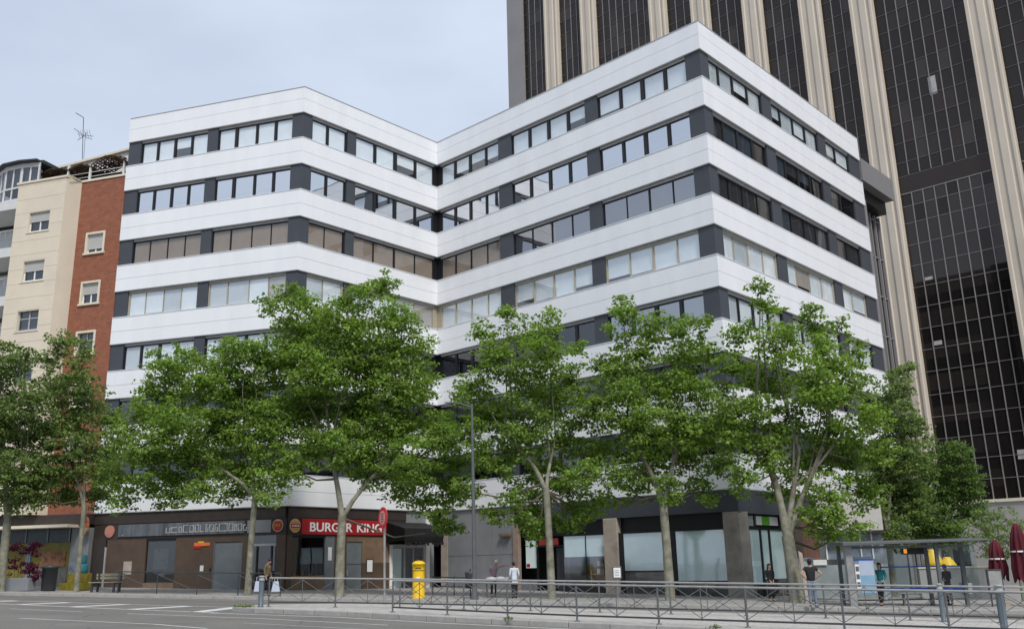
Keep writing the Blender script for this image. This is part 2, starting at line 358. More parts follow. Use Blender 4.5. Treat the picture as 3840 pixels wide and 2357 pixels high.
for row in range(7):
    zt = Z0-FH*row-BH-.04; zb = Z0-FH*(row+1)+.037
    for F, groups in WIN:
        for gi, g in enumerate(groups):
            fm, gm = pick(row, F)
            if row == 2 and F is CD and gi == 0: gm = g_brown
            if row == 2 and F is DE: gm = g_dark
            if row == 4 and F is CD and gi < 2: gm = g_dark
            if row in (2, 3, 5):
                g = [(p-(.06 if i else 0), q+(.06 if i < len(g)-1 else 0)) for i, (p, q) in enumerate(g)]
            sw = .045 if row in (0, 1, 4) else .018
            b = MB(); s0, s1 = g[0][0]-.07, g[-1][1]+.07
            lint = .13 if row != 3 else .10
            b.fbox(F, s0, s1, zt-lint, zt, -.30, -.17, 1)                  # shutter box / lintel
            b.fbox(F, s0, s1, zb, zb+.05, -.30, -.18); b.fbox(F, s0, s1, zt-lint-.07, zt-lint-.001, -.30, -.20)
            edges = [s0]+[(g[i][1], g[i+1][0]) for i in range(len(g)-1)]+[s1]
            b.fbox(F, s0, g[0][0], zb+.051, zt-lint-.071, -.30, -.19); b.fbox(F, g[-1][1], s1, zb+.051, zt-lint-.071, -.30, -.19)
            for i in range(len(g)-1): b.fbox(F, g[i][1], g[i+1][0], zb+.051, zt-lint-.071, -.30, -.19)
            for i, (p, q) in enumerate(g):                               # slim sash round each pane
                for (u0, u1) in ((p+.001, p+sw), (q-sw, q-.001)): b.fbox(F, u0, u1, zb+.051, zt-lint-.071, -.28, -.215)
            win = kid(b, 'window', [fm, m_alu])
            pn = MB(); bl = MB(); mats_b = [m_bl_w, m_bl_g, m_bl_b, m_bl_k]
            for (p, q) in g:
                pn.fquad(F, p+.002, q-.002, zb+.052, zt-lint-.072, -.25)
                u = rnd.random(); zl = zt-lint-.06
                if row == 0: k, drop = (0, 1 if u < .55 else .45+.5*rnd.random()) if F is not DE else ((1 if u < .6 else 0), (1 if u < .45 else .3+.5*rnd.random()))
                elif row == 1: k, drop = (1, rnd.choice((1, .3, .7, .9))) if F is not DE else (rnd.choice((1, 2, 3)), rnd.choice((1, .3, .5)))
                elif row == 2: k, drop = ((2, 1) if u < .7 else (0, 1) if u < .82 else (1, .8) if F is DE else (2, .9))
                elif row == 3: k, drop = ((0 if u < .6 or F is CD else 1 if u < .8 else 2), 1 if rnd.random() < .6 else .7+.25*rnd.random())
                elif row == 4: k, drop = (rnd.choice((0, 1)), 1) if (F in (AB, DE) or (F is CD and gi == 2)) else (3, 1)
                else: k, drop = rnd.choice(((1, 1), (3, 1), (1, .5), (0, .8)))
                H = (zt-lint)-(zb+.05)
                bl.fbox(F, p+.03, q-.03, zl-H*drop, zl, -.28, -.27, k)
            pane = pn.build('pane', gm, win); blind = bl.build('blind', mats_b, win)
    # posts and solid panels of this storey
    for F, p, q in PANEL:
        b = MB(); b.fbox(F, p, q, zb-.03, zt+.03, -.34, -.10); kid(b, 'wall_panel', m_slate)
    for (F1, l, F2, r) in ((AB, .80, BC, .73), (CD, 1.04, DE, .98)):     # corner piers at B and D
        o1 = offset_line(-.10); o2 = offset_line(-.34); i = 1 if F1 is AB else 3; b = MB()
        c1, c2 = o1[i], o2[i]
        p1, p2 = F1(F1.L-l, 0, -.10), F1(F1.L-l, 0, -.34); q1, q2 = F2(r, 0, -.10), F2(r, 0, -.34)
        for (a0, a1, b0, b1) in ((p1, c1, c2, p2), (c1, q1, q2, c2)):
            pts = [a0, a1, b0, b1]; b.hexa([(x[0], x[1], zb-.03) for x in pts]+[(x[0], x[1], zt+.03) for x in pts])
        kid(b, 'corner_panel', m_slate)
    b = MB(); o1 = offset_line(-.20)[2]; o2 = offset_line(-.32)[2]      # slim dark post in the re-entrant corner C
    p1, p2, q1, q2 = BC(BC.L-.16, 0, -.20), BC(BC.L-.16, 0, -.32), CD(.18, 0, -.20), CD(.18, 0, -.32)
    for pts in ((p1, o1, o2, p2), (o1, q1, q2, o2)): b.hexa([(x[0], x[1], zb) for x in pts]+[(x[0], x[1], zt) for x in pts])
    kid(b, 'corner_post', m_black if row != 3 else m_beigef)
ER = face(E, back[0])
for n in range(8):
    b = MB(); zt = Z0-FH*n; b.fbox(ER, .03, ER.L, zt-BH, zt, -.3, 0); kid(b, 'side_band', m_white, label=None)
rf = MB(); rf.prism(offset_line(-.44)+back, Z0-.9, Z0-.8); kid(rf, 'roof', mat('roof_membrane', (.25, .25, .25), .9))

# ------------------------------------------------------------------ shop fronts of the ground floor
m_brown = mat('brown_stone', (.10, .066, .045), .5, .18, 1.3, bump=.1, bscale=8)
m_brown2 = mat('pale_brown_stone', (.21, .14, .09), .55, .25, 1.0)
m_dbrown = mat('dark_brown_fascia', (.045, .034, .028), .5, .15)
m_grey = mat('grey_panel', (.23, .24, .25), .6, .10, 1.0)
m_greyd = mat('grey_door', (.16, .18, .19), .5, .12, 1.5)
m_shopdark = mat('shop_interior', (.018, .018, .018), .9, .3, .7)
m_conc = mat('weathered_concrete', (.30, .27, .23), .85, .22, 1.6, bump=.3, bscale=14)
m_bcol = mat('beige_stone_pier', (.42, .36, .30), .8, .18, 1.5, bump=.2, bscale=12)
m_film = mat('frosted_shop_film', (.75, .88, .88), .55, .08, .7)
m_wood = mat('shelf_wood', (.42, .24, .10), .6, .2, 2, stretch=(1, 1, 8))
m_red = mat('red_sign_board', (.36, .012, .018), .4, .06)
m_signw = mat('white_sign', (.78, .78, .76), .5, .05)
m_orange = mat('orange_sign', (.75, .17, .04), .5, .1)
m_green = mat('green_sign', (.13, .42, .03), .45, .06)
m_yel = mat('yellow_paint', (.80, .50, .01), .42, .05, 2)
m_silver = mat('silver_sign_board', (.13, .145, .165), .4, .35, 1.2, stretch=(3, 3, .5))
ZB = Z0-FH*7-BH-.04         # underside of the lowest white band: 4.86
def P(F, name, m, s0, s1, z0, z1, o0, o1, bevel=0, label=None, parent=office):
    b = MB(); b.fbox(F, s0, s1, z0, z1, o0, o1); return kid(b, name, m, parent, bevel, label)
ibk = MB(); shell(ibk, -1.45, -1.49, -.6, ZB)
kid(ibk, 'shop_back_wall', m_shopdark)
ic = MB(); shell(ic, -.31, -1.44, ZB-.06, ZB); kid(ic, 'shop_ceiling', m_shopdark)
# left shop (faces AB and BC)
P(AB, 'fascia_beam', m_dbrown, 0, AB.L-.2, 4.27, ZB, -.30, -.10); P(AB, 'fascia_panel', m_dbrown, 0, AB.L-.13, 3.40, 4.268, -.30, -.13)
P(AB, 'wall_pier', m_dbrown, .0, .9, .2, 3.398, -.30, -.10); P(AB, 'shop_wall', m_brown, .98, 3.6, .2, 3.398, -.30, -.14); P(AB, 'drain_pipe', m_alu, .90, .98, .4, 3.0, -.2, -.06)
P(AB, 'shop_wall', m_brown, 5.56, 8.02, .2, 3.398, -.30, -.14); P(AB, 'window_sill_wall', m_brown2, 3.602, 5.558, .2, 1.03, -.30, -.12)
w1 = P(AB, 'shop_window', m_black, 3.602, 5.558, 3.25, 3.398, -.30, -.18); b = MB(); b.fquad(AB, 3.602, 5.558, 1.032, 3.249, -.24); b.build('pane', g_dark, w1)
P(AB, 'window_poster', mat('pale_poster', (.30, .36, .26), .6, .35, 3), 4.0, 4.95, 1.75, 2.85, -.36, -.345)
d1 = MB(); d1.fbox(AB, 8.05, 9.75, .45, 3.08, -.28, -.18); d1.fbox(AB, 8.02, 8.049, .3, 3.10, -.30, -.12); d1.fbox(AB, 9.751, 9.79, .3, 3.10, -.30, -.12)
dr = kid(d1, 'roller_door', m_greyd); P(AB, 'notice', m_signw, 7.2, 7.42, 1.6, 1.9, -.139, -.13); P(AB, 'notice', m_bcol, 2.2, 2.75, 1.5, 2.2, -.139, -.13); P(AB, 'intercom', m_black, 7.8, 7.9, 1.5, 1.75, -.139, -.11); P(AB, 'shop_wall', m_brown, 8.02, 9.79, 3.102, 3.398, -.30, -.14); P(AB, 'shop_wall', m_brown, 9.792, 10.12, .2, 3.398, -.30, -.12)
P(AB, 'entrance_transom', m_alu, 10.122, 11.848, 2.84, 2.96, -.28, -.16)
e = MB(); e.fbox(AB, 10.122, 10.2, .3, 2.838, -.28, -.18); e.fbox(AB, 10.62, 10.7, .3, 2.838, -.28, -.18); e.fbox(AB, 11.5, 11.58, .3, 2.838, -.28, -.18); e.fbox(AB, 11.77, 11.847, .3, 2.838, -.28, -.18)
en = kid(e, 'entrance_door', m_black); b = MB(); b.fquad(AB, 10.2, 11.77, .35, 2.838, -.24); b.fquad(AB, 10.2, 11.77, 2.961, 3.398, -.24); b.build('pane', g_dark, en)
P(AB, 'menu_panel', m_brown2, 10.72, 11.45, 1.7, 2.8, -.40, -.36)
P(AB, 'shop_wall', m_brown, 11.85, AB.L-.14, .2, 3.398, -.30, -.12)
P(BC, 'fascia_beam', m_dbrown, .14, 8.6, 4.30, ZB, -.30, -.10); P(BC, 'fascia_panel', m_dbrown, .13, 8.6, 3.36, 4.298, -.30, -.13)
P(BC, 'shop_wall', m_brown, .12, .44, .1, 3.358, -.30, -.12); P(BC, 'window_sill_wall', m_brown2, .442, 2.66, .1, 1.22, -.30, -.11)
P(BC, 'counter', m_wood, .5, 2.6, 1.222, 1.26, -.60, -.16)
w2 = P(BC, 'shop_window', m_black, .442, 2.66, 3.25, 3.357, -.30, -.18); b = MB(); b.fquad(BC, .442, 2.66, 1.262, 3.249, -.24); b.build('pane', g_dark, w2)
P(BC, 'grey_pier', m_greyd, 2.662, 3.28, .1, 3.358, -.30, -.13); P(BC, 'notice', m_signw, 2.85, 3.1, 2.05, 2.75, -.128, -.118)
P(BC, 'shop_wall', m_brown, 3.282, 4.14, .1, 3.358, -.30, -.12); P(BC, 'shop_wall', m_brown2, 4.142, 7.3, 3.06, 3.358, -.30, -.12)
dd = MB(); dd.fbox(BC, 4.15, 5.26, .2, 1.85, -.28, -.17); dd.fbox(BC, 4.15, 5.26, 1.87, 3.05, -.28, -.17); dd.fbox(BC, 4.15, 5.26, 1.851, 1.869, -.28, -.14)
kid(dd, 'side_door', m_greyd); P(BC, 'door_handle', m_alu, 4.24, 4.28, 1.2, 1.5, -.169, -.12); P(BC, 'menu_frame', m_black, 5.55, 6.05, 1.35, 2.1, -.089, -.07); P(BC, 'menu_sheet', m_signw, 5.6, 6.0, 1.4, 2.05, -.069, -.066); P(BC, 'shop_wall', m_brown2, 5.27, 7.3, .1, 3.058, -.30, -.12); P(BC, 'shop_wall', m_brown, 5.27, 7.3, .1, 1.9, -.119, -.09)
P(BC, 'door_jamb', m_signw, 7.31, 7.52, .1, 2.9, -.30, -.05); P(BC, 'door_jamb', m_signw, 10.22, 10.5, .1, ZB, -.30, -.05); P(BC, 'pier', m_grey, 10.502, BC.L-.2, .1, ZB, -.30, -.10)
P(BC, 'lintel', m_alu, 7.53, 10.21, 2.74, 2.92, -.30, -.10); P(BC, 'wall_panel', m_grey, 7.31, 10.2, 3.6, ZB, -.30, -.14)
gd = MB()
for s in (7.55, 8.55, 9.25, 10.1): gd.fbox(BC, s, s+.08, .2, 2.738, -.28, -.18)
gdo = kid(gd, 'glass_door', m_alu); b = MB(); b.fquad(BC, 7.63, 10.1, .25, 2.738, -.23); b.build('pane', g_shop, gdo); P(BC, 'door_curtain', m_film, 7.65, 8.5, .3, 2.7, -.40, -.38)
# grey metal wall and the shop on CD
P(CD, 'wall_pier', m_bcol, .25, .85, 0, ZB, -.30, -.08)
for i, (a, c) in enumerate(((.86, 3.0), (3.02, 4.6), (4.62, 6.38))):
    P(CD, 'metal_panel', m_grey, a, c, 0, 2.2, -.30, -.10); P(CD, 'metal_panel', m_grey, a, c, 2.22, ZB, -.30, -.10)
P(CD, 'vent_hood', m_brown2, 5.4, 6.2, 3.22, 3.36, -.099, .12)
P(CD, 'pier', mat('pink_stone', (.30, .22, .18), .7, .12), 6.382, 6.75, -.3, 3.85, -.30, -.02)
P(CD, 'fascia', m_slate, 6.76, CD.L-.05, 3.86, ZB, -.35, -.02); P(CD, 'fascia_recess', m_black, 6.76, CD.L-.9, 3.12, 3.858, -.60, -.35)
P(CD, 'window_poster', m_film, 7.05, 7.92, 1.45, 2.95, -.40, -.37); P(CD, 'sill_wall', m_greyd, 6.76, 7.92, -.3, .75, -.40, -.25); 
dr = MB(); dr.fbox(CD, 7.93, 8.02, -.1, 3.10, -.4, -.28); dr.fbox(CD, 9.98, 10.07, -.1, 3.10, -.4, -.28); dr.fbox(CD, 8.021, 9.979, 2.55, 2.62, -.4, -.28)
kid(dr, 'shop_door_frame', m_black); dl = MB(); dl.fbox(CD, 9.0, 9.9, -.1, 2.5, -.8, -.75); kid(dl, 'open_door_leaf', m_slate)
wf = MB(); wf.fbox(CD, 10.08, 12.93, 3.06, 3.118, -.22, -.09); wf.fbox(CD, 10.08, 12.93, .0, .62, -.22, -.09); wf.fbox(CD, 11.60, 11.63, .621, 3.058, -.19, -.11)
w3 = kid(wf, 'shop_window', m_black); b = MB(); b.fquad(CD, 10.08, 12.93, .621, 3.058, -.14); b.build('pane', g_shop, w3); bb = MB(); bb.fbox(CD, 10.12, 12.86, 1.98, 3.05, -.165, -.155); bb.build('blind', m_film, w3)
P(CD, 'stone_pier', m_bcol, 12.95, 13.85, -.3, 3.858, -.55, .02, .03)
wf = MB(); wf.fbox(CD, 13.86, 20.08, 3.06, 3.118, -.25, -.09); wf.fbox(CD, 13.86, 14.1, -.3, 3.058, -.25, -.09); wf.fbox(CD, 17.0, 17.3, -.3, 3.058, -.25, -.09); wf.fbox(CD, 14.1, 17.0, 1.16, 1.22, -.25, -.09); wf.fbox(CD, 17.3, 20.08, .66, .72, -.25, -.09)
w4 = kid(wf, 'shop_window', m_black); b = MB(); b.fquad(CD, 14.1, 17.0, 1.22, 3.058, -.14); b.fquad(CD, 17.3, 20.08, .72, 3.058, -.14); b.fquad(CD, 14.1, 17.0, -.2, 1.158, -.145); b.fquad(CD, 17.3, 20.08, -.2, .658, -.145)
b.build('pane', g_shop, w4); bb = MB(); bb.fbox(CD, 14.13, 16.97, 1.24, 3.05, -.165, -.155); bb.fbox(CD, 17.33, 20.05, .74, 3.05, -.165, -.155); bb.build('window_film', m_film, w4)
P(CD, 'concrete_column', m_conc, 20.10, CD.L-.03, -.6, 3.858, -.9, -.03, .04)
# DE shop
P(DE, 'fascia', m_slate, .06, 6.9, 3.78, ZB, -.35, -.02); P(DE, 'fascia', m_slate, 6.902, 20.7, 3.3, ZB, -.35, -.06)
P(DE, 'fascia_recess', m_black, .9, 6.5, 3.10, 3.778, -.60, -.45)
wf = MB()
for s in (.95, 2.1, 2.98, 4.55): wf.fbox(DE, s, s+.12, -.6, 3.098, -.25, -.09)
wf.fbox(DE, .95, 4.67, .5, .58, -.24, -.10); wf.fbox(DE, .95, 4.67, 3.04, 3.097, -.24, -.10)
w5 = kid(wf, 'shop_window', m_black); b = MB(); b.fquad(DE, .95, 4.6, .58, 3.04, -.14); b.fquad(DE, .95, 4.6, -.5, .5, -.145); b.build('pane', g_shop, w5)
bb = MB(); bb.fbox(DE, 1.08, 2.09, .6, 3.03, -.165, -.155); bb.fbox(DE, 2.23, 2.97, .75, 3.03, -.165, -.155); bb.fbox(DE, 3.12, 4.54, .75, 3.03, -.165, -.155); bb.build('window_film', m_film, w5)
P(DE, 'pier', m_dbrown, 4.68, 5.6, -.6, 3.778, -.42, -.2); P(DE, 'pier', mat('brown_pier', (.09, .075, .065), .7), 5.62, 6.5, -.6, 3.778, -.42, -.04)
P(DE, 'shop_wall', m_greyd, 6.52, 20.7, -.8, 3.29, -.42, -.2)
# plain yellow jars on the counter behind the restaurant window, none of them glowing
for i in range(3):
    t_ = MB(); p = BC(.85+i*.55, 1.262, -.42); t_.lathe([(.05, 0), (.06, .1), (.045, .17), (.05, .2)], p, 12)
    tag(t_.build('counter_jar', m_yel), ['yellow jar nearest the corner on the restaurant counter', 'yellow jar in the middle of the restaurant counter', 'yellow jar nearest the grey pier on the restaurant counter'][i], 'jar', 'yellow jars on the restaurant counter')
# crates and shelf inside the shop window
sh = MB()
for z in (.66, 1.05, 1.45, 1.88): sh.fbox(CD, 11.70, 12.90, z, z+.05, -.72, -.40)
sh.fbox(CD, 11.65, 11.70, 0, 1.95, -.72, -.39); sh.fbox(CD, 12.90, 12.925, 0, 1.95, -.72, -.39); sh.fbox(CD, 11.70, 12.90, .1, 1.9, -.76, -.721)
shf = empty('display_shelf', CD(12.3, 0, -.7), 0, 'brown wooden display shelf with goods behind the shop window', 'shelf'); kid(sh, 'frame', m_wood, shf)
for k in range(8):
    q = MB(); s = 11.8+.27*(k % 4); z = (1.092 if k < 4 else 1.492); q.fbox(CD, s, s+.2, z+.01, z+.14+.16*rnd.random(), -.68, -.44)
    kid(q, 'goods_box', [m_brown2, m_signw, m_bcol, m_greyd][k % 4], shf)

# ------------------------------------------------------------------ signs
def text(s, F, s0, s1, z0, z1, o, m, name, parent, depth=.03, shear=0):
    cu = bpy.data.curves.new('lettering', 'FONT'); cu.body = s; cu.extrude = depth/2; cu.size = 1; cu.offset = .018
    ob = bpy.data.objects.new('lettering', cu); COL.objects.link(ob)
    bpy.context.view_layer.update()
    me = bpy.data.meshes.new_from_object(ob.evaluated_get(bpy.context.evaluated_depsgraph_get()))
    COL.objects.unlink(ob); bpy.data.objects.remove(ob)
    xs = [v.co.x for v in me.vertices]; ys = [v.co.y for v in me.vertices]
    for v in me.vertices:
        x, y, z = v.co; a = (x-min(xs))/(max(xs)-min(xs)); c = (y-min(ys))/(max(ys)-min(ys))
        v.co = F(s0+(s1-s0)*a, z0+(z1-z0)*c, o+z)
    me.materials.clear(); me.materials.append(m)
    b = MB(); b.v = [tuple(v.co) for v in me.vertices]; b.f = [tuple(p.vertices) for p in me.polygons]; b.m = [0]*len(b.f); b.smooth = [False]*len(b.f)
    return kid(b, name, m, parent)
def board(name, F, s0, s1, z0, z1, o0, o1, m, label, cat='sign', group=None):
    b = MB(); b.fbox(F, s0, s1, z0, z1, o0, o1); o = b.build(name, m, None, .01); tag(o, label, cat, group); return o
bk = board('restaurant_sign', BC, .98, 7.05, 3.42, 4.24, -.128, -.03, m_red, 'long red fascia sign with white BURGER KING lettering above the restaurant window')
text('BURGER', BC, 1.49, 4.46, 3.57, 4.06, -.028, m_signw, 'lettering', bk); text('KING', BC, 4.78, 6.62, 3.57, 4.06, -.028, m_signw, 'lettering', bk)
gs = board('shop_sign', AB, 1.7, 9.9, 3.54, 4.20, -.128, -.06, m_silver, 'long silver grey fascia board with broken pale lettering left of the corner')
P(AB, 'fascia_end_panel', m_grey, 10.05, 11.5, 3.54, 4.20, -.129, -.09)
m_dull = mat('dull_lettering', (.42, .43, .43), .6, .35, 6)
x = 4.9
for wd, h in ((.3, .3), (.42, .32), (.22, .34), (.36, .42), (.28, .4), (.26, .42), (.3, .4), (.18, .42), (.28, .4), (.2, .42), (.55, .44), (.3, .42), (.16, .4), (.26, .4), (.24, .34)):
    # illegible letter shapes: open boxes of strokes
    b = MB(); z0 = 3.66; t = .055
    b.fbox(AB, x, x+t, z0, z0+h, -.058, -.035)
    if rnd.random() < .75: b.fbox(AB, x+wd-t, x+wd, z0, z0+h*rnd.choice((1, .6)), -.058, -.035)
    if rnd.random() < .7: b.fbox(AB, x+t+.001, x+wd-t-.001, z0+h-t, z0+h, -.058, -.036)
    if rnd.random() < .7: b.fbox(AB, x+t+.001, x+wd-t-.001, z0+.0, z0+t, -.058, -.036)
    kid(b, 'letter', m_dull, gs); x += wd+.06
P(AB, 'panel_screw', m_alu, 2.0, 2.05, 3.6, 3.65, -.059, -.05, parent=gs)
def logo(F, s, z, r, o, label, style=0):
    root = empty('round_logo_sign', F(s, z, o), 0, label, 'sign', 'round logo signs on the restaurant fascia')
    def disc(rr, o0, o1, m, name, z0=-9, z1=9, sq=.94):
        b = MB(); pts = []
        for k in range(28):
            t = 2*math.pi*k/28; pts.append((rr*sq*math.cos(t), max(z0, min(z1, rr*math.sin(t)))))
        n = len(pts); v = [F(s+a, z+c, o0) for a, c in pts]+[F(s+a, z+c, o1) for a, c in pts]
        b.add(v, [tuple(range(n, 2*n)), tuple(range(n))[::-1]]+[(i, (i+1) % n, n+(i+1) % n, n+i) for i in range(n)])
        return kid(b, name, m, root)
    cream = mat('logo_cream', (.62, .45, .28), .5, .1); red = mat('logo_red', (.42, .03, .03), .5, .1); bun = mat('logo_bun', (.62, .30, .08), .5, .1)
    disc(r, o, o+.06, cream if style != 1 else mat('logo_pink', (.5, .22, .16), .6, .2), 'disc')
    if style == 0:
        disc(r*.86, o+.061, o+.075, bun, 'upper_bun', z0=r*.33); disc(r*.86, o+.061, o+.075, bun, 'lower_bun', z1=-r*.38)
        b = MB(); b.fbox(F, s-r*.8, s+r*.8, z-r*.3, z+r*.26, o+.061, o+.078); kid(b, 'band', red, root)
        for k in range(5): 
            q = MB(); q.fbox(F, s-r*.66+k*r*.28, s-r*.66+k*r*.28+r*.17, z-r*.12, z+r*.1, o+.0785, o+.085); kid(q, 'letter', m_signw, root)
    elif style == 2:
        disc(r*.86, o+.061, o+.075, red, 'band', z1=r*.7)
        for k in range(4):
            q = MB(); q.fbox(F, s-r*.55+k*r*.3, s-r*.55+k*r*.3+r*.12, z-r*.2, z+r*.3, o+.0755, o+.085); kid(q, 'letter', bun, root)
    return root
logo(AB, 11.92, 3.88, .33, -.128, 'red and cream round logo left of the building corner', 2)
logo(BC, .56, 3.86, .36, -.128, 'round burger bun logo beside the long red sign', 0)
logo(AB, 1.10, 3.86, .34, -.128, 'faded pink round logo at the left end of the fascia', 1)
bs = empty('blade_sign', AB(-.15, 4.2, .5), 0, 'brown and orange round sign sticking out at the left corner pier', 'sign')
b = MB(); b.bar(AB(-.15, 4.2, -.1), AB(-.15, 4.2, .3), .05, .05); kid(b, 'bracket', m_black, bs)
b = MB(); pts = [(.46*math.cos(2*math.pi*k/24), .52*math.sin(2*math.pi*k/24)) for k in range(24)]
dv = (AB.d*.85+AB.n*.5).normalized(); nv = Vector((dv.y, -dv.x)); cen = Vector(AB(-.15, 4.2, .45))
def bpt(a, c, o): return cen+Vector((dv.x, dv.y, 0))*a+Vector((nv.x, nv.y, 0))*o+Vector((0, 0, c))
for lo, hi, mi in ((-9, -.12, 0), (-.118, .16, 1), (.162, 9, 2)):
    pp = [(a, max(lo, min(hi, c))) for a, c in pts]; pp = [q for i, q in enumerate(pp) if q != pp[i-1]]; n = len(pp)
    b.add([bpt(a, c, -.06) for a, c in pp]+[bpt(a, c, .06) for a, c in pp], [tuple(range(n, 2*n)), tuple(range(n))[::-1]]+[(i, (i+1) % n, n+(i+1) % n, n+i) for i in range(n)], mi)
kid(b, 'disc', [mat('sign_cream', (.55, .38, .22), .5), mat('sign_orange', (.42, .12, .04), .5), mat('sign_brown', (.20, .06, .035), .5)], bs)
op = board('red_notice', AB, 6.75, 7.75, 2.92, 3.1, -.138, -.1, m_orange, 'small orange and red lit notice on the brown wall'); P(AB, 'second_strip', m_red, 6.75, 7.2, 2.80, 2.915, -.138, -.105, parent=op); P(AB, 'top_strip', m_yel, 7.0, 7.35, 3.102, 3.17, -.138, -.105, parent=op)
board('green_sign', CD, 9.45, 10.12, 3.28, 3.64, -.449, -.36, m_green, 'bright green shop sign square behind the third trunk')
ws = board('white_sign', CD, 10.22, 11.2, 3.28, 3.66, -.449, -.36, m_signw, 'white shop sign with black squiggles beside the green sign')
for k in range(7): P(CD, 'mark', m_black, 10.4+k*.1, 10.45+k*.1, 3.36+.06*rnd.random(), 3.52+.1*rnd.random(), -.358, -.352, parent=ws)
gs2 = board('white_sign', CD, 7.7, 8.7, 3.28, 3.60, -.449, -.36, m_green, 'dim green and white shop sign in the shade left of the third trunk'); P(CD, 'white_half', m_signw, 7.72, 8.1, 3.3, 3.58, -.358, -.35, parent=gs2)
board('red_sign', CD, 8.1, 9.5, 2.64, 3.0, -.38, -.3, mat('dull_red', (.28, .03, .03), .6), 'dull red sign board over the dark shop door')
g3 = board('green_sign', DE, 2.9, 3.66, 3.28, 3.70, -.449, -.36, m_green, 'green shop sign square over the side window right of the concrete column')
board('white_sign', DE, 2.35, 2.89, 3.28, 3.70, -.449, -.36, m_signw, 'pale sign panel directly left of the side window green sign'); board('white_sign', DE, 3.67, 4.55, 3.28, 3.70, -.449, -.36, m_signw, 'pale sign panel directly right of the side window green sign')
board('window_light', DE, 1.5, 2.1, 3.22, 3.70, -.449, -.40, mat('pale_green_pane', (.42, .50, .44), .4, .2), 'pale green small light above the side window nearest the column', 'window light')
P(CD, 'red_sticker', m_red, 7.1, 7.35, 1.5, 1.68, -.369, -.36)
# awning in the re-entrant corner
aw = MB(); m_awn = mat('black_awning', (.010, .010, .011), .8, .3, 2)
pr = [(-.05, 4.15), (1.5, 3.75), (1.55, 3.3), (1.5, 3.05)]
for (o0, z0), (o1, z1) in zip(pr[:-1], pr[1:]):
    aw.hexa([BC(7.0, z0, o0), BC(10.1, z0, o0), BC(10.1, z1, o1), BC(7.0, z1, o1), BC(7.0, z0+.03, o0+.02), BC(10.1, z0+.03, o0+.02), BC(10.1, z1+.03, o1+.02), BC(7.0, z1+.03, o1+.02)])
awo = empty('awning', BC(8.5, 3.5, 0), 0, 'black ragged fabric awning over the recessed entrance', 'awning'); kid(aw, 'canopy', m_awn, awo)
for s in (7.0, 10.1):
    q = MB(); q.add([BC(s, 4.15, -.05), BC(s, 3.75, 1.5), BC(s, 3.1, 1.5), BC(s, 3.0, -.05)], [(0, 1, 2, 3), (3, 2, 1, 0)]); kid(q, 'side_cheek', m_awn, awo)
q = MB()
for k in range(16): 
    s = 7.05+k*.195; q.fbox(BC, s, s+.16, 2.78+.2*rnd.random(), 3.049, 1.49, 1.52)
kid(q, 'valance', m_awn, awo)

# ------------------------------------------------------------------ brick and beige apartment building on the left
apt = empty('apartment_building', AB(-4, 0, 0), 0, 'apartment building of red brick and beige stone left of the white office block', 'building')
m_brick = brick('red_brick', (ABd[0], ABd[1]), (.34, .115, .062), (.28, .09, .05), (.27, .15, .10), .44, .13, .014)
m_beige = mat('beige_render', (.68, .60, .48), .8, .05, .7, bump=.06, bscale=20)
m_groove = mat('beige_joint', (.22, .19, .15), .9)
m_cream = mat('cream_trim', (.70, .63, .50), .7, .06)
m_shut = mat('roller_shutter', (.45, .45, .43), .6, .04)
BRW, BGW, ZP = -3.37, -3.60, 25.75          # brick edge, beige corner, parapet level
def K(F, name, m, *a, **k): return P(F, name, m, *a, parent=apt, **k)
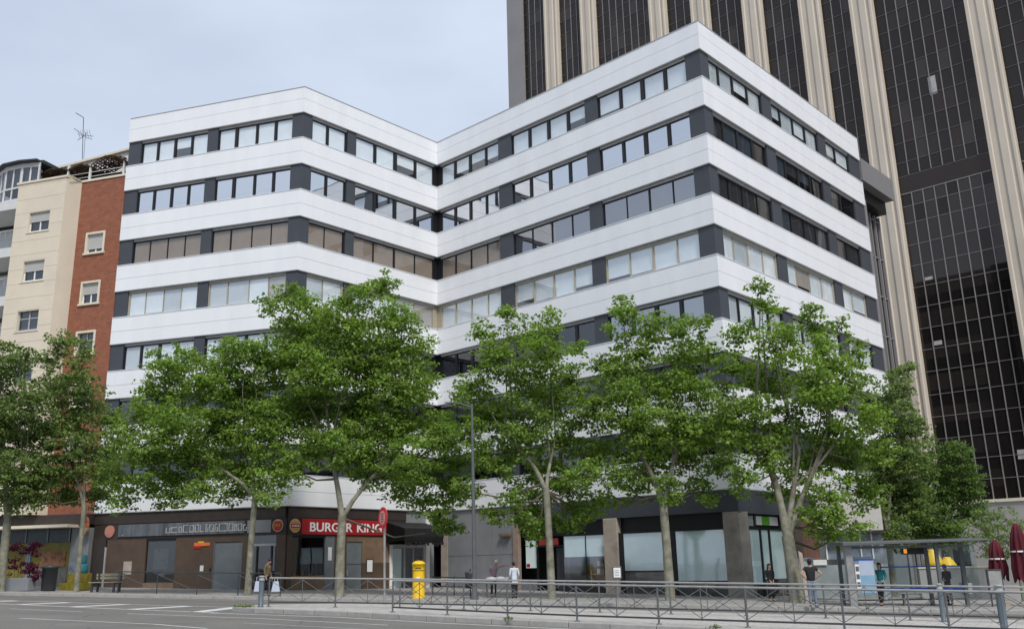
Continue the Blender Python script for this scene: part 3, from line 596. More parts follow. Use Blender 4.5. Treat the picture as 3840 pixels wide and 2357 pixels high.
# brick wall with three (plus hidden) window openings
wz = [(22.23, 20.75), (19.02, 17.46), (15.85, 14.3), (12.65, 11.1), (9.45, 7.9)]
b = MB(); zs = [4.9]+[z for p in reversed(wz) for z in (p[1], p[0])]+[ZP]
b.fbox(AB, -1.16, -.01, 4.9, ZP, -.4, -.06); b.fbox(AB, BRW, -2.62, 4.9, ZP, -.4, -.06)
for i in range(0, len(zs), 2): b.fbox(AB, -2.619, -1.161, zs[i], zs[i+1], -.4, -.06)
kid(b, 'brick_wall', m_brick, apt)
b = MB(); b.fbox(AB, BRW, -.0, ZP+.002, ZP+.14, -.45, 0); b.fbox(AB, BGW-3.9, BGW+.06, ZP+.002, ZP+.14, .6, 1.10); b.fbox(AB, BRW+.0, BGW+.23, ZP+.003, ZP+.139, 0.001, 1.10)
kid(b, 'parapet_coping', m_cream, apt)
def dwelling_window(F, s0, s1, z0, z1, o, shut, trim, grid=False):
    b = MB(); t = .13 if trim else .05
    e = .05 if trim else .03
    b.fbox(F, s0, s1, z1-t, z1, o-.25, o+e); b.fbox(F, s0-.06, s1+.06, z0, z0+(t if trim else .07), o-.25, o+e+.05)
    b.fbox(F, s0, s0+t, z0+.131, z1-t-.001, o-.25, o+e); b.fbox(F, s1-t, s1, z0+.131, z1-t-.001, o-.25, o+e)
    f = kid(b, 'window', m_cream, apt)
    a, c, lo, hi = s0+t, s1-t, z0+.132, z1-t; md = (a+c)/2
    q = MB(); q.fbox(F, md-.04, md+.04, lo, hi, o-.20, o-.12); q.fbox(F, a, a+.06, lo, hi, o-.20, o-.12); q.fbox(F, c-.06, c, lo, hi, o-.20, o-.12); q.fbox(F, a+.061, md-.041, lo, lo+.06, o-.2, o-.12); q.fbox(F, md+.041, c-.061, lo, lo+.06, o-.2, o-.12)
    if grid: q.fbox(F, a+.061, md-.041, hi-.5, hi-.44, o-.2, o-.12); q.fbox(F, md+.041, c-.061, hi-.5, hi-.44, o-.2, o-.12)
    q.build('sash', m_signw if not grid else m_alu, f)
    g = MB(); g.fquad(F, a, c, lo, hi, o-.16); g.build('pane', g_dark, f)
    k = MB(); k.fbox(F, a, c, lo, hi, o-.40, o-.38); k.build('curtain', m_bl_g, f)
    if shut:
        h = MB(); n = 14; zl = hi-(hi-lo)*shut
        for i in range(n):
            u0 = zl+(hi-zl)*i/n; h.fbox(F, a+.01, c-.01, u0+.004, zl+(hi-zl)*(i+1)/n, o-.11, o-.085)
        h.build('shutter', m_shut, f)
for i, (zt, zb) in enumerate(wz): dwelling_window(AB, -2.62, -1.16, zb, zt, -.06, [.80, .55, 0, .3, .6][i], True, i == 2)
# beige wall: courses with open joints, front at 1.04 m out
b = MB(); FR = 1.04
bz = [(23.72, 22.28), (20.47, 19.02), (17.25, 15.85), (14.05, 12.6), (10.9, 9.4)]
z = 4.9; lv = []
while z < ZP-.01: lv.append(z); z += .94
lv.append(ZP)
def course(s0, s1, z0, z1):
    cuts = [z0]+[q for q in lv if z0+.05 < q < z1-.05]+[z1]
    for u, v in zip(cuts[:-1], cuts[1:]): b.fbox(AB, s0, s1, u+.007, v-.007, FR-.06, FR)
L0, L1 = BGW-3.78, BGW
course(L0, L0+1.1, 4.9, ZP); course(L1-.98, L1, 4.9, ZP)
zs = [4.9]+[z for p in reversed(bz) for z in (p[1], p[0])]+[ZP]
for i in range(0, len(zs), 2): course(L0+1.1, L1-.98, zs[i], zs[i+1])
b.fbox(AB, L0, L0+1.1, 4.9, ZP, FR-.3, FR-.061, 1); b.fbox(AB, L1-.98, L1-.02, 4.9, ZP, FR-.3, FR-.061, 1)
for i in range(0, len(zs), 2): b.fbox(AB, L0+1.101, L1-.981, zs[i], zs[i+1], FR-.3, FR-.061, 1)
kid(b, 'beige_wall', [m_beige, m_groove], apt)
b = MB(); b.add([AB(L1, 4.9, FR), AB(BRW, 4.9, -.06), AB(BRW, ZP, -.06), AB(L1, ZP, FR)], [(0, 1, 2, 3)]); b.add([AB(L0, 4.9, FR-.3), AB(L0, 4.9, -1.6), AB(L0, ZP, -1.6), AB(L0, ZP, FR-.3)], [(3, 2, 1, 0)])
kid(b, 'return_wall', m_beige, apt)
for i, (zt, zb) in enumerate(bz): dwelling_window(AB, L0+1.1, L1-.98, zb, zt, FR-.04, [.5, .52, 0, .4, .7][i], False, i == 2)
# balconies further left
m_bal = mat('balcony_white', (.62, .62, .61), .7, .06); m_balg = mat('balcony_recess', (.16, .155, .14), .8, .2)
for i in range(7):
    zt = 24.80-3.22*i
    K(AB, 'balcony_slab', m_bal, L0-12, L0-.01, zt-.62, zt, -1.5, FR-.08); 
    b = MB(); b.fbox(AB, L0-12, L0-.01, zt-2.6+.55, zt-2.6+.6, FR-.2, FR-.15)
    for k in range(30): b.fbox(AB, L0-12+k*.4, L0-12+k*.4+.02, zt-2.6+.001, zt-2.6+.549, FR-.185, FR-.165)
    kid(b, 'balustrade', m_alu, apt)
    b = MB(); b.fbox(AB, L0-11, L0-.9, zt-2.59, zt-.9, -1.51, -1.46); kid(b, 'balcony_window', m_bl_g, apt)
K(AB, 'recess_wall', m_balg, L0-12, L0-.02, 4.9, 24.1, -1.9, -1.6)
# rooftop: set back white penthouse, glazed gallery, cane pergola
m_pent = mat('penthouse_white', (.70, .70, .69), .7, .05)
b = MB(); b.hexa([AB(-9, 25, -2.2), AB(-.05, 25, -2.2), AB(-.05, 25, -6), AB(-9, 25, -6), AB(-9, 28.0, -2.2), AB(-.05, 28.75, -2.2), AB(-.05, 28.75, -6), AB(-9, 28.0, -6)])
kid(b, 'penthouse', m_pent, apt)
b = MB(); b.hexa([AB(-9.1, 28.01, -2.0), AB(-.04, 28.76, -2.0), AB(-.04, 28.76, -6.1), AB(-9.1, 28.01, -6.1), AB(-9.1, 28.16, -2.0), AB(-.04, 28.91, -2.0), AB(-.04, 28.91, -6.1), AB(-9.1, 28.16, -6.1)]); kid(b, 'penthouse_roof', m_cream, apt)
gal = [(-6.35, .55), (-7.6, .75), (-9.0, .65), (-10.2, .1), (-11.0, -.9), (-13, -2)]
b = MB(); pn = MB(); lowp = MB()
for (s0, o0), (s1, o1) in zip(gal[:-1], gal[1:]):
    G = face(AB(s1, 0, o1)[:2], AB(s0, 0, o0)[:2]); L = G.L
    b.fbox(G, 0, L, 24.82, 25.0, -.1, 0); b.fbox(G, 0, L, 25.7, 25.82, -.1, 0); b.fbox(G, 0, L, 27.1, 27.4, -.1, 0)
    for k in range(3):
        s = (L-.1)*k/2; b.fbox(G, s, s+.1, 25.001, 25.699, -.09, -.01); b.fbox(G, s, s+.1, 25.821, 27.099, -.09, -.01)
    pn.fquad(G, .02, L-.02, 25.0, 27.1, -.05); lowp.fquad(G, .1, L-.1, 25.83, 27.05, -.3)
gl = kid(b, 'glazed_gallery', m_bal, apt); pn.build('pane', g_dark, gl); lowp.build('curtain', m_bl_g, gl)
b = MB(); pl = [AB(s*1.0, 0, o+.35)[:2] for s, o in gal]+[AB(-13, 0, -5)[:2], AB(-6.3, 0, -5)[:2]]; b.prism(pl, 27.42, 27.52); b.prism([AB(s, 0, o-.25)[:2] for s, o in gal]+[AB(-13, 0, -5)[:2], AB(-6.3, 0, -5)[:2]], 27.521, 27.66); kid(b, 'gallery_roof', mat('dark_roof', (.045, .05, .055), .6), apt)
m_cane = mat('cane_lattice', (.13, .08, .055), .9, .35, 4); m_post = mat('white_post', (.66, .66, .64), .6)
def pergola(s0, s1, arch, o0=-.15, o1=-1.9):
    b = MB(); n = 14
    for k in range(n+1):
        t = k/n; s = s0+(s1-s0)*t; z = 26.85+arch*math.sin(math.pi*t)
        b.fbox(AB, s, s+.09, z, z+.05, o1, o0)
    for j in range(9):
        o = o1+(o0-o1)*j/8
        for k in range(n):
            t0, t1 = k/n, (k+1)/n; zz = lambda t: 26.85+arch*math.sin(math.pi*t)
            b.bar(AB(s0+(s1-s0)*t0+.045, zz(t0)+.07, o), AB(s0+(s1-s0)*t1+.045, zz(t1)+.07, o), .07, .04)
    for k in range(60):
        t = rnd.random(); o = o1+(o0-o1)*rnd.random(); z = 26.85+arch*math.sin(math.pi*t)+.09; s = s0+(s1-s0)*t
        b.bar(AB(s-.3, z+rnd.uniform(-.05, .05), o), AB(s+.3, z+rnd.uniform(-.05, .05), o+rnd.uniform(-.3, .3)), .10, .02)
    return b
for (s0, s1, ar) in ((-2.95, -.35, .50), (-4.7, -3.05, .18), (-7.0, -4.8, .22)): kid(pergola(s0, s1, ar), 'pergola_roof', m_cane, apt)
for s in (-.38, -3.0, -4.75, -7.0):
    b = MB(); b.fbox(AB, s-.06, s+.06, ZP+.14, 27.0 if s > -4 else 27.25, -.32, -.2); b.fbox(AB, s-.06, s+.06, ZP-.1, 26.9, -1.95, -1.83); kid(b, 'pergola_post', m_post, apt)
b = MB()
for (s0, s1) in ((-2.93, -.45), (-4.68, -3.07), (-6.9, -4.82)):
    for z in (26.2, 26.5): b.bar(AB(s0, z, -.26), AB(s1, z, -.26), .03, .03)
kid(b, 'terrace_rail', m_post, apt)
b = MB()
for (s0, s1) in ((-2.9, -.5), (-4.66, -3.1), (-6.9, -4.85)): b.fbox(AB, s0, s1, ZP+.14, 27.0, -1.82, -1.78)
kid(b, 'cane_screen', m_cane, apt)
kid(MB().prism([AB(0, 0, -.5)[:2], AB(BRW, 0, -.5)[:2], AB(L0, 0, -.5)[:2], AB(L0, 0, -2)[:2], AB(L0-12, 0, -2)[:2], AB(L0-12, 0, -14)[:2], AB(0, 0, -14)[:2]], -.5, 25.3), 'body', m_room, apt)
# ground floor shop of the apartment building
m_shopy = mat('yellow_green_shopfront', (.17, .145, .02), .6, .3, 1.5); m_poster = mat('grey_blue_poster', (.24, .28, .33), .6, .35, 3)
K(AB, 'shop_fascia', m_dbrown, L0-12, -.02, 4.3, 4.88, -.4, .5); K(AB, 'canopy', m_cream, L0-12, -.6, 4.12, 4.28, -.4, 1.35)
K(AB, 'clerestory', mat('clerestory_glass', (.03, .045, .05), .25, .2), L0-12, -1.3, 3.35, 4.11, .1, .2)
for k in range(9): K(AB, 'clerestory_mullion', m_greyd, -1.4-k*1.55, -1.32-k*1.55, 3.35, 4.11, .201, .25)
K(AB, 'corner_pier', m_grey, -1.28, -.03, .3, 4.11, -.3, .18)
K(AB, 'shop_wall', m_shopy, -4.0, -1.3, .5, 3.34, -.2, .15); K(AB, 'shop_wall', m_shopy, -9, -4.35, .5, 3.34, -.2, .15); K(AB, 'pier', m_poster, -4.34, -4.01, .5, 3.34, -.2, .22)
K(AB, 'shop_wall', m_greyd, L0-12, -9.01, .5, 3.34, -.2, .15)
K(AB, 'poster', mat('orange_poster', (.30, .14, .07), .7, .45, 5), -3.3, -1.55, 2.0, 2.85, .151, .19); K(AB, 'poster', m_poster, -1.2, -.2, 1.0, 2.3, .181, .2); K(AB, 'poster', m_signw, -7.5, -6.6, 2.5, 2.56, .151, .17)
K(AB, 'shop_window', m_balg, -3.9, -1.4, .6, 1.95, .151, .17)
# aerial
ant = empty('tv_antenna', AB(-3.1, 27.9, -3), 0, 'thin metal tv antenna standing on the penthouse roof', 'antenna')
a0 = Vector(at(200, 363, 60.5)); a1 = Vector(at(201, 283, 60.5)); ant.location = a0
b = MB(); b.tube([a0-Vector((0, 0, .6)), a1], .022, 6); b.tube([a0+Vector((.1, 0, -.6)), a0+Vector((.02, 0, 1.4))], .014, 5); kid(b, 'mast', m_black, ant)
b = MB(); b.tube([at(183, 272, 60.5), a1], .025, 6)
for k in range(6): 
    p = Vector(at(183+3*k, 272+1.8*k, 60.5)); b.tube([p+Vector((-.05, .2, .08)), p+Vector((.05, -.2, -.08))], .012, 4)
kid(b, 'upper_boom', m_black, ant)
b = MB(); b.tube([at(178, 309, 60.5), at(200, 325, 60.5), at(225, 328, 60.5)], .018, 5); b.tube([at(186, 338, 60.5), at(210, 320, 60.5)], .016, 5); b.tube([at(186, 322, 60.5), at(222, 336, 60.5)], .014, 5)
for x in (190, 196, 205, 211, 217): p = Vector(at(x, 324, 60.5)); b.tube([p+Vector((-.1, 0, .35)), p+Vector((.12, 0, -.35))], .010, 4)
kid(b, 'lower_elements', m_black, ant)

# ------------------------------------------------------------------ dark glass tower
KT = 1.2/1.35
P0 = Vector((29.3, 65.5))*1.2; dT = CD.d
TW = face(P0, P0+dT)
tz = lambda c: c*KT+CAMZ
tower = empty('office_tower', (P0.x, P0.y, 0), 0, 'tall dark glass office tower with beige vertical ribs behind the white block', 'building')
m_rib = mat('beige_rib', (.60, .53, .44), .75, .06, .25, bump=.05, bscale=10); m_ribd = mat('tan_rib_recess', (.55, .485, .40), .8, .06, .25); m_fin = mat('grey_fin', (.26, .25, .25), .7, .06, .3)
m_mull = mat('bronze_mullion', (.23, .22, .215), .45, .1); m_mullh = mat('dark_transom', (.14, .13, .13), .45, .1)
def tglass(name, c, r=.04, ior=1.45):
    m = bpy.data.materials.new(name); m.use_nodes = True; p = m.node_tree.nodes['Principled BSDF']; t = m.node_tree
    p.inputs['Roughness'].default_value = r; p.inputs['IOR'].default_value = ior; p.inputs['Specular Tint'].default_value = (1, .84, .76, 1)
    tcn = t.nodes.new('ShaderNodeTexCoord'); n = t.nodes.new('ShaderNodeTexNoise'); n.inputs['Scale'].default_value = .6
    x = t.nodes.new('ShaderNodeMix'); x.data_type = 'RGBA'; x.inputs['A'].default_value = (*[v*.75 for v in c], 1); x.inputs['B'].default_value = (*[v*1.2 for v in c], 1)
    t.links.new(tcn.outputs['Object'], n.inputs['Vector']); t.links.new(n.outputs['Fac'], x.inputs['Factor']); t.links.new(x.outputs['Result'], p.inputs['Base Color'])
    return m
TG = [tglass('tower_glass', (.014, .013, .013)), tglass('tower_glass_brown', (.024, .020, .018)), tglass('tower_glass_pale', (.036, .033, .030), .1), tglass('tower_glass_black', (.013, .0115, .011), .03, 1.62)]
m_wbl = mat('white_window_blind', (.42, .41, .40), .7)
ribs = [-44.49, -38.05, -26.97, -20.97, -14.2, -7.46, -1.9, 9.1, 15.0, 21.5, 28.0]; RW = 2.36
prof = [(0, -.2), (0, .55), (.06, .68), (.34, .70), (.42, .58), (1.02, .56), (1.08, .68), (1.68, .70), (1.76, .56), (2.02, .55), (2.08, .67), (2.28, .68), (2.36, .55), (2.36, -.2)]
ZT = 86
for s in ribs:
    b = MB(); pr = [(s+a, o) for a, o in prof]
    for i in range(len(pr)-1):
        (s0, o0), (s1, o1) = pr[i], pr[i+1]
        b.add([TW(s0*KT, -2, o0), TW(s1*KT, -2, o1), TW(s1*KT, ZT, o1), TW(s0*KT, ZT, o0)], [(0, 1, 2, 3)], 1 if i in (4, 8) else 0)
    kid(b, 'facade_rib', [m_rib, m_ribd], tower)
b = MB(); b.fbox(TW, -51.62*KT, -48.9*KT, -2, ZT, -3, .6); kid(b, 'corner_fin', m_fin, tower)
bays = [(-48.88, ribs[0])]+[(ribs[i]+RW, ribs[i+1]) for i in range(len(ribs)-1)]
rows_up = [36.3, 37.75]+[37.75+2.05*k for k in range(1, 25)]
rows_lo = [4.93, 6.74, 8.61, 10.6, 12.62, 14.66, 16.85, 18.92, 20.96, 23.05, 25.01, 27.16, 29.24, 31.46, 33.2, 34.48]
for bi, (s0, s1) in enumerate(bays):
    n = max(2, round((s1-s0)/1.08)); st = (s1-s0)/n
    for rows, za, zb_ in ((rows_lo, tz(4.93), tz(34.48)-.021), (rows_up, tz(36.3)+.02, ZT)):
        gb = MB(); mb = MB()
        for z0, z1 in zip(rows[:-1], rows[1:]):
            for i in range(n):
                u = rnd.random(); mi = 0 if u < .62 else 1 if u < .84 else 2 if u < .93 else 3
                if rows is rows_lo: mi = 3 if u < .86 else 0
                a, c = (s0+i*st)*KT, (s0+(i+1)*st)*KT
                gb.add([TW(a, tz(z0), 0), TW(c, tz(z0), 0), TW(c, tz(z1), 0), TW(a, tz(z1), 0)], [(0, 1, 2, 3)], mi)
            mb.fbox(TW, s0*KT, s1*KT, tz(z0)-.02, tz(z0)+.02, .004, .05, 1 if rows is rows_up else 0)
        if rows is rows_lo:
            mb.fbox(TW, s0*KT, s1*KT, tz(34.48)-.02, tz(34.48)+.06, .004, .07); mb.fbox(TW, s0*KT, s1*KT, tz(34.48)+.061, tz(36.3)-.021, .003, .03, 2)
        for i in range(1, n):
            a = (s0+i*st)*KT; mb.fbox(TW, a-.035, a+.035, za, zb_, .005, .09)
        g = kid(gb, 'curtain_wall', TG, tower); mb.build('mullion_grid', [m_mull, m_mullh, TG[1]], g)
for (s, z0, z1) in ((4.36+.1, 43.75, 45.7), (1.5, 25.5, 25.8), (1.5, 19.2, 19.6), (7.1, 8.2, 9.0)):
    b = MB(); b.fquad(TW, (s+.12)*KT, (s+.85)*KT, tz(z0), tz(z1), .012); kid(b, 'white_blind', m_wbl, tower)
m_podium = mat('grey_podium', (.36, .35, .34), .8, .07, .5, bump=.05, bscale=20)
b = MB(); b.fbox(TW, -52*KT, 32*KT, -3, tz(4.93)-.25, -1, 1.2); b.fbox(TW, -52*KT, 32*KT, tz(4.93)-.249, tz(4.93)-.02, -1, 1.32, 1); kid(b, 'podium', [m_podium, m_cream], tower)
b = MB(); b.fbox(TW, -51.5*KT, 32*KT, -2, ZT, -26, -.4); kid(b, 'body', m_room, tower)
for s in (-12, -9.3, -3.0, .2):
    b = MB(); b.fbox(TW, s, s+2.1, -1.2, 2.6, 1.201, 1.26); q = kid(b, 'podium_window', m_black, tower); g = MB(); g.fquad(TW, s+.08, s+2.02, -1, 2.5, 1.275); g.build('pane', g_dark, q)
for s in (-6.6, -.9):
    b = MB(); b.tube([TW(s, -1.5, 1.7), TW(s, 3.6, 1.7)], .32, 20); kid(b, 'podium_column', mat('pale_column', (.55, .53, .49), .7, .06), tower)
# ------------------------------------------------------------------ grey link block between the office and the tower
link = empty('link_block', DE(23.5, 0, -2), 0, 'narrow grey link building with overhanging grey box between office and tower', 'building')
m_lk = mat('grey_link', (.21, .205, .21), .6, .05, .4)
def KL(n, m, *a): return P(DE, n, m, *a, parent=link)
KL('overhang_box', m_lk, 20.9, 26.4, 26.6, 28.25, -2.5, .02); KL('box_soffit', m_black, 22.3, 26.3, 25.66, 26.59, -2.4, -.6); KL('side_wall', m_lk, 20.98, 22.2, -1, 25.64, -4, -.45); KL('wall_edge', m_fin, 22.21, 22.75, -1, 25.64, -4, -.7)
b = MB(); b.fquad(DE, 22.76, 26.6, -1, 25.64, -1.4); lg = kid(b, 'glazing', TG[1], link)
q = MB()
for s in (22.9, 23.8, 24.7, 25.6, 26.4): q.fbox(DE, s, s+.12, -1, 25.6, -1.39, -1.22)
for k in range(9): q.fbox(DE, 22.8, 26.5, 2+k*2.9, 2.07+k*2.9, -1.39, -1.30)
q.build('mullion_grid', m_fin, lg)
KL('rear_wall', m_room, 22.76, 26.6, -1, 25.6, -4.0, -1.5)
#@@PART2@@
# ------------------------------------------------------------------ trees
m_bark = mat('plane_bark', (.245, .235, .18), .85, .28, 3.2, bump=.4, bscale=14, col2=(.115, .112, .08))
m_limb = mat('limb_bark', (.17, .155, .12), .9, .28, 2.6, bump=.3, bscale=14, col2=(.085, .075, .055))
m_barkd = mat('twig_bark', (.10, .085, .06), .9, .2, 4)
def leafmat(name, lo, hi):
    m = bpy.data.materials.new(name); m.use_nodes = True; t = m.node_tree; t.nodes.clear()
    o = t.nodes.new('ShaderNodeOutputMaterial'); a = t.nodes.new('ShaderNodeAttribute'); a.attribute_name = 'tone'
    x = t.nodes.new('ShaderNodeMix'); x.data_type = 'RGBA'; x.inputs['A'].default_value = (*lo, 1); x.inputs['B'].default_value = (*hi, 1)
    p = t.nodes.new('ShaderNodeBsdfPrincipled'); p.inputs['Roughness'].default_value = .5; p.inputs['Specular IOR Level'].default_value = .3
    tr = t.nodes.new('ShaderNodeBsdfTranslucent'); ms = t.nodes.new('ShaderNodeMixShader'); ms.inputs[0].default_value = .46
    hs = t.nodes.new('ShaderNodeHueSaturation'); hs.inputs['Value'].default_value = 1.5; hs.inputs['Saturation'].default_value = 1.15
    t.links.new(a.outputs['Fac'], x.inputs['Factor']); t.links.new(x.outputs['Result'], p.inputs['Base Color'])
    t.links.new(x.outputs['Result'], hs.inputs['Color']); t.links.new(hs.outputs[0], tr.inputs['Color'])
    t.links.new(p.outputs[0], ms.inputs[1]); t.links.new(tr.outputs[0], ms.inputs[2]); t.links.new(ms.outputs[0], o.inputs['Surface'])
    return m
L_FRESH = leafmat('plane_leaf', (.092, .147, .028), (.262, .392, .080))
L_DEEP = leafmat('dark_leaf', (.058, .100, .027), (.160, .250, .062))
L_OLIVE = leafmat('olive_leaf', (.085, .128, .038), (.225, .310, .092))
def leaves(name, clumps, size, m, parent):
    # clumps: list of (centre, radius, leaf count): separate leaf-sized faces on each twig end
    C, Rr, N = np.array([c for c, r, n in clumps]), np.array([r for c, r, n in clumps]), np.array([n for c, r, n in clumps])
    idx = np.repeat(np.arange(len(N)), N); n = len(idx)
    d = nrg.normal(size=(n, 3)); d /= np.linalg.norm(d, axis=1)[:, None]
    rad = nrg.random(n)**.45
    off = d*rad[:, None]*Rr[idx][:, None]*np.array([1.2, 1.2, .5])
    pos = C[idx]+off
    nor = d*.55+np.array([0, 0, .75])+nrg.normal(size=(n, 3))*.55; nor /= np.linalg.norm(nor, axis=1)[:, None]
    tx = np.cross(nor, nrg.normal(size=(n, 3))); tx /= np.linalg.norm(tx, axis=1)[:, None]; ty = np.cross(nor, tx)
    s = (size*(.6+.8*nrg.random(n)))[:, None]
    bend = nor*s*.16
    # five cornered leaf: stem, two sides, two shoulders folded along the midrib -> 2 quads sharing the midrib
    v = np.stack([pos-tx*s*.5, pos-tx*s*.05+ty*s*.48-bend, pos+tx*s*.5, pos-tx*s*.05-ty*s*.48-bend], 1).reshape(-1, 3)
    me = bpy.data.meshes.new(name)
    me.vertices.add(4*n); me.vertices.foreach_set('co', v.astype(np.float32).ravel())
    me.loops.add(4*n); me.loops.foreach_set('vertex_index', np.arange(4*n, dtype=np.int32))
    me.polygons.add(n); me.polygons.foreach_set('loop_start', np.arange(0, 4*n, 4, dtype=np.int32)); me.polygons.foreach_set('loop_total', np.full(n, 4, dtype=np.int32))
    at_ = me.attributes.new('tone', 'FLOAT', 'FACE')
    ct = nrg.random(len(N)); tone = np.clip(.22+.56*ct[idx]+.5*(nrg.random(n)-.5), 0, 1)
    at_.data.foreach_set('value', tone.astype(np.float32))
    me.materials.append(m); me.update(); me.validate()
    o = bpy.data.objects.new(name, me); COL.objects.link(o)
    o.parent = parent; o.matrix_parent_inverse = Matrix.Translation(-Vector(parent.location))
    return o
leafn = 42
def tree(name, label, base, lobes, Y, m, trunk_r=.19, fork=2.8, lean=0, dens=1.0, size=.132, depth=1.0, group='plane trees along the pavement', forks=None, seed=1, cat='tree', bark=None, cl=.46):
    r = random.Random(seed); base = Vector(base); root = empty(name, base, 0, label, cat, group)
    L = []
    for (x, y, rv) in lobes:
        rw = rv*(3840/2463)*Y/FP; c = at(x, y, Y+r.uniform(-1, 1)*depth)
        L.append((c, rw))
    top = sum((c for c, _ in L), Vector())/len(L)
    tb = MB(); f0 = base+Vector((lean*.25, 0, fork*.5)); f1 = base+Vector((lean, 0, fork))
    tb.tube([base-Vector((0, 0, .15)), base+Vector((0, 0, .12)), f0, f1], [trunk_r*1.45, trunk_r*1.12, trunk_r*.95, trunk_r*.92], 14)
    bb = MB()
    # scaffold limbs from the fork, then branches to each lobe, then twigs to each clump
    low, mid, hi = sorted(L, key=lambda q: q[0].z)[:len(L)//3], L, sorted(L, key=lambda q: -q[0].z)
    ns = forks or 2; limbs = []; lb = MB()
    tops = sorted(L, key=lambda q: q[0].x); step = len(tops)/ns
    for i in range(ns):
        grp = tops[int(i*step):int((i+1)*step)]; e = max((g[0] for g in grp), key=lambda c: c.z); gm = sum((g[0] for g in grp), Vector())/len(grp)
        m1 = f1.lerp(gm, .28)+Vector((r.uniform(-.1, .1), r.uniform(-.2, .2), .3)); m2 = f1.lerp(gm, .75)+Vector((r.uniform(-.25, .25), r.uniform(-.2, .2), .2))
        pts = [f1-Vector((0, 0, .15)), f1.lerp(m1, .45)+Vector((0, 0, .02)), m1, m2, m2.lerp(e, .5)+Vector((r.uniform(-.25, .25), 0, 0)), e]
        a = trunk_r*(.66 if i == 0 else .54); rr = [a*1.05, a*.92, a*.78, a*.45, a*.24, .015]
        tb.tube(pts[:3], rr[:3], 12); lb.tube(pts[2:], rr[2:], 9); limbs.append((pts, rr))
        sub = sorted(grp, key=lambda q: q[0].x); h = len(sub)//2
        for sg in (sub[:h], sub[h:]):
            if not sg: continue
            g2 = sum((g[0] for g in sg), Vector())/len(sg); e2 = max((g[0] for g in sg), key=lambda c: (c-f1).length)
            p0 = pts[2].lerp(pts[3], r.uniform(0, .35)); k1 = p0.lerp(g2, .5)+Vector((r.uniform(-.15, .15), r.uniform(-.3, .3), .15)); k2 = g2.lerp(e2, .3)
            q = [p0, k1, k2, k2.lerp(e2, .6)]; r2 = [a*.42, a*.32, a*.2, .015]; lb.tube(q, r2, 8); limbs.append((q, r2))
    clumps = []
    for (c, rw) in L:
        best = None
        for pts, rr in limbs:
            for k in range(1, len(pts)):
                for t in (0, .5):
                    p = pts[k-1].lerp(pts[k], t); dd = (p-c).length+max(0, p.z-c.z)*.7
                    if best is None or dd < best[0]: best = (dd, p, rr[k]*.6)
        p = best[1]; md = p.lerp(c, .5)+Vector((r.uniform(-.2, .2), r.uniform(-.2, .2), -.12*(p-c).length))
        br = min(best[2], .06); bb.tube([p, md, c], [br, br*.7, br*.4], 6)
        nc = max(7, int(dens*28*(rw/.8)**2.0))
        for k in range(nc):
            d = Vector((r.gauss(0, 1), r.gauss(0, 1), r.gauss(0, 1))).normalized(); q = c+d*rw*(r.random()**.55)*1.16
            cr_ = cl*(.65+.6*r.random())*min(1.15, .65+rw*.35)
            clumps.append((tuple(q), cr_, int(leafn*(cr_/.46)**2)))
            if r.random() < .35: bb.tube([c.lerp(q, .05), c.lerp(q, .5)+Vector((0, 0, -.07)), q], [br*.38+.004, .009, .004], 4, cap=False)
        for k in range(4+int(rw*4)):     # loose sprays beyond the lobe: ragged outline
            d = Vector((r.gauss(0, 1), r.gauss(0, .8), r.gauss(.15, .8))).normalized(); q = c+d*rw*r.uniform(1.0, 1.32)
            clumps.append((tuple(q), .18+.16*r.random(), 20)); bb.tube([c, c+d*rw*.6, q], [.012, .008, .003], 4, cap=False)
    kid(tb, 'trunk', bark or m_bark, root); kid(lb, 'limbs', m_limb, root); kid(bb, 'branches', m_barkd, root)
    leaves('crown', clumps, size, m, root)
    return root
def gz(x, y, off=KERB): return (x, y, ground(x, y)+off)
T1 = [(385,870,35),(430,880,46),(540,862,46),(592,832,40),(640,870,50),(500,930,62),(400,950,58),(600,940,64),(330,1000,45),(420,1030,66),(530,1030,70),(630,1040,66),(290,1060,40),(350,1100,55),(460,1120,62),(570,1120,58),(655,1120,50),(285,1150,40),(375,1180,40),(490,1170,38),(650,1185,30),(300,1205,30),(560,1190,30),(430,1185,34)]
T2 = [(928,680,30),(905,700,30),(862,705,34),(690,712,32),(650,738,28),(730,725,30),(740,790,66),(845,790,70),(950,775,56),(1000,840,46),(900,880,78),(780,885,78),(690,860,60),(960,940,70),(1020,925,40),(850,980,80),(740,980,70),(940,1040,68),(1040,1030,48),(820,1070,66),(1000,1105,58),(1080,1060,42),(890,1120,50),(1062,1140,36),(745,1080,50),(965,1165,38),(1075,1275,30),(1092,1185,34),(1060,1230,26),(1120,1030,30),(650,1000,44),(700,1130,40),(1100,1120,34),(610,960,30),(1010,1200,34)]
T3 = [(1222,768,26),(1160,798,26),(1320,768,28),(1265,800,40),(1392,835,20),(1205,850,46),(1310,850,54),(1372,900,34),(1245,920,56),(1145,930,42),(1330,960,56),(1398,955,26),(1185,1000,56),(1270,1030,60),(1370,1050,46),(1120,1040,34),(1222,1100,50),(1330,1120,50),(1160,1100,38),(1280,1180,42),(1370,1180,38),(1240,1208,26),(1310,1245,40),(1380,1240,36),(1270,1272,34),(1420,1130,36),(1425,1215,30),(1120,1180,32),(1190,1240,28),(1110,950,24)]
T4 = [(1495,735,22),(1500,775,34),(1570,788,38),(1640,800,36),(1682,786,22),(1540,850,52),(1640,860,48),(1450,892,34),(1702,850,30),(1490,930,56),(1600,940,62),(1430,980,44),(1682,940,46),(1530,1020,66),(1640,1030,62),(1440,1070,48),(1722,1040,42),(1560,1110,50),(1660,1120,48),(1490,1140,38),(1600,1180,34),(1690,1180,30),(1462,1190,26),(1530,1190,28),(1740,1120,34),(1400,1140,34),(1740,950,30),(1400,1010,28)]
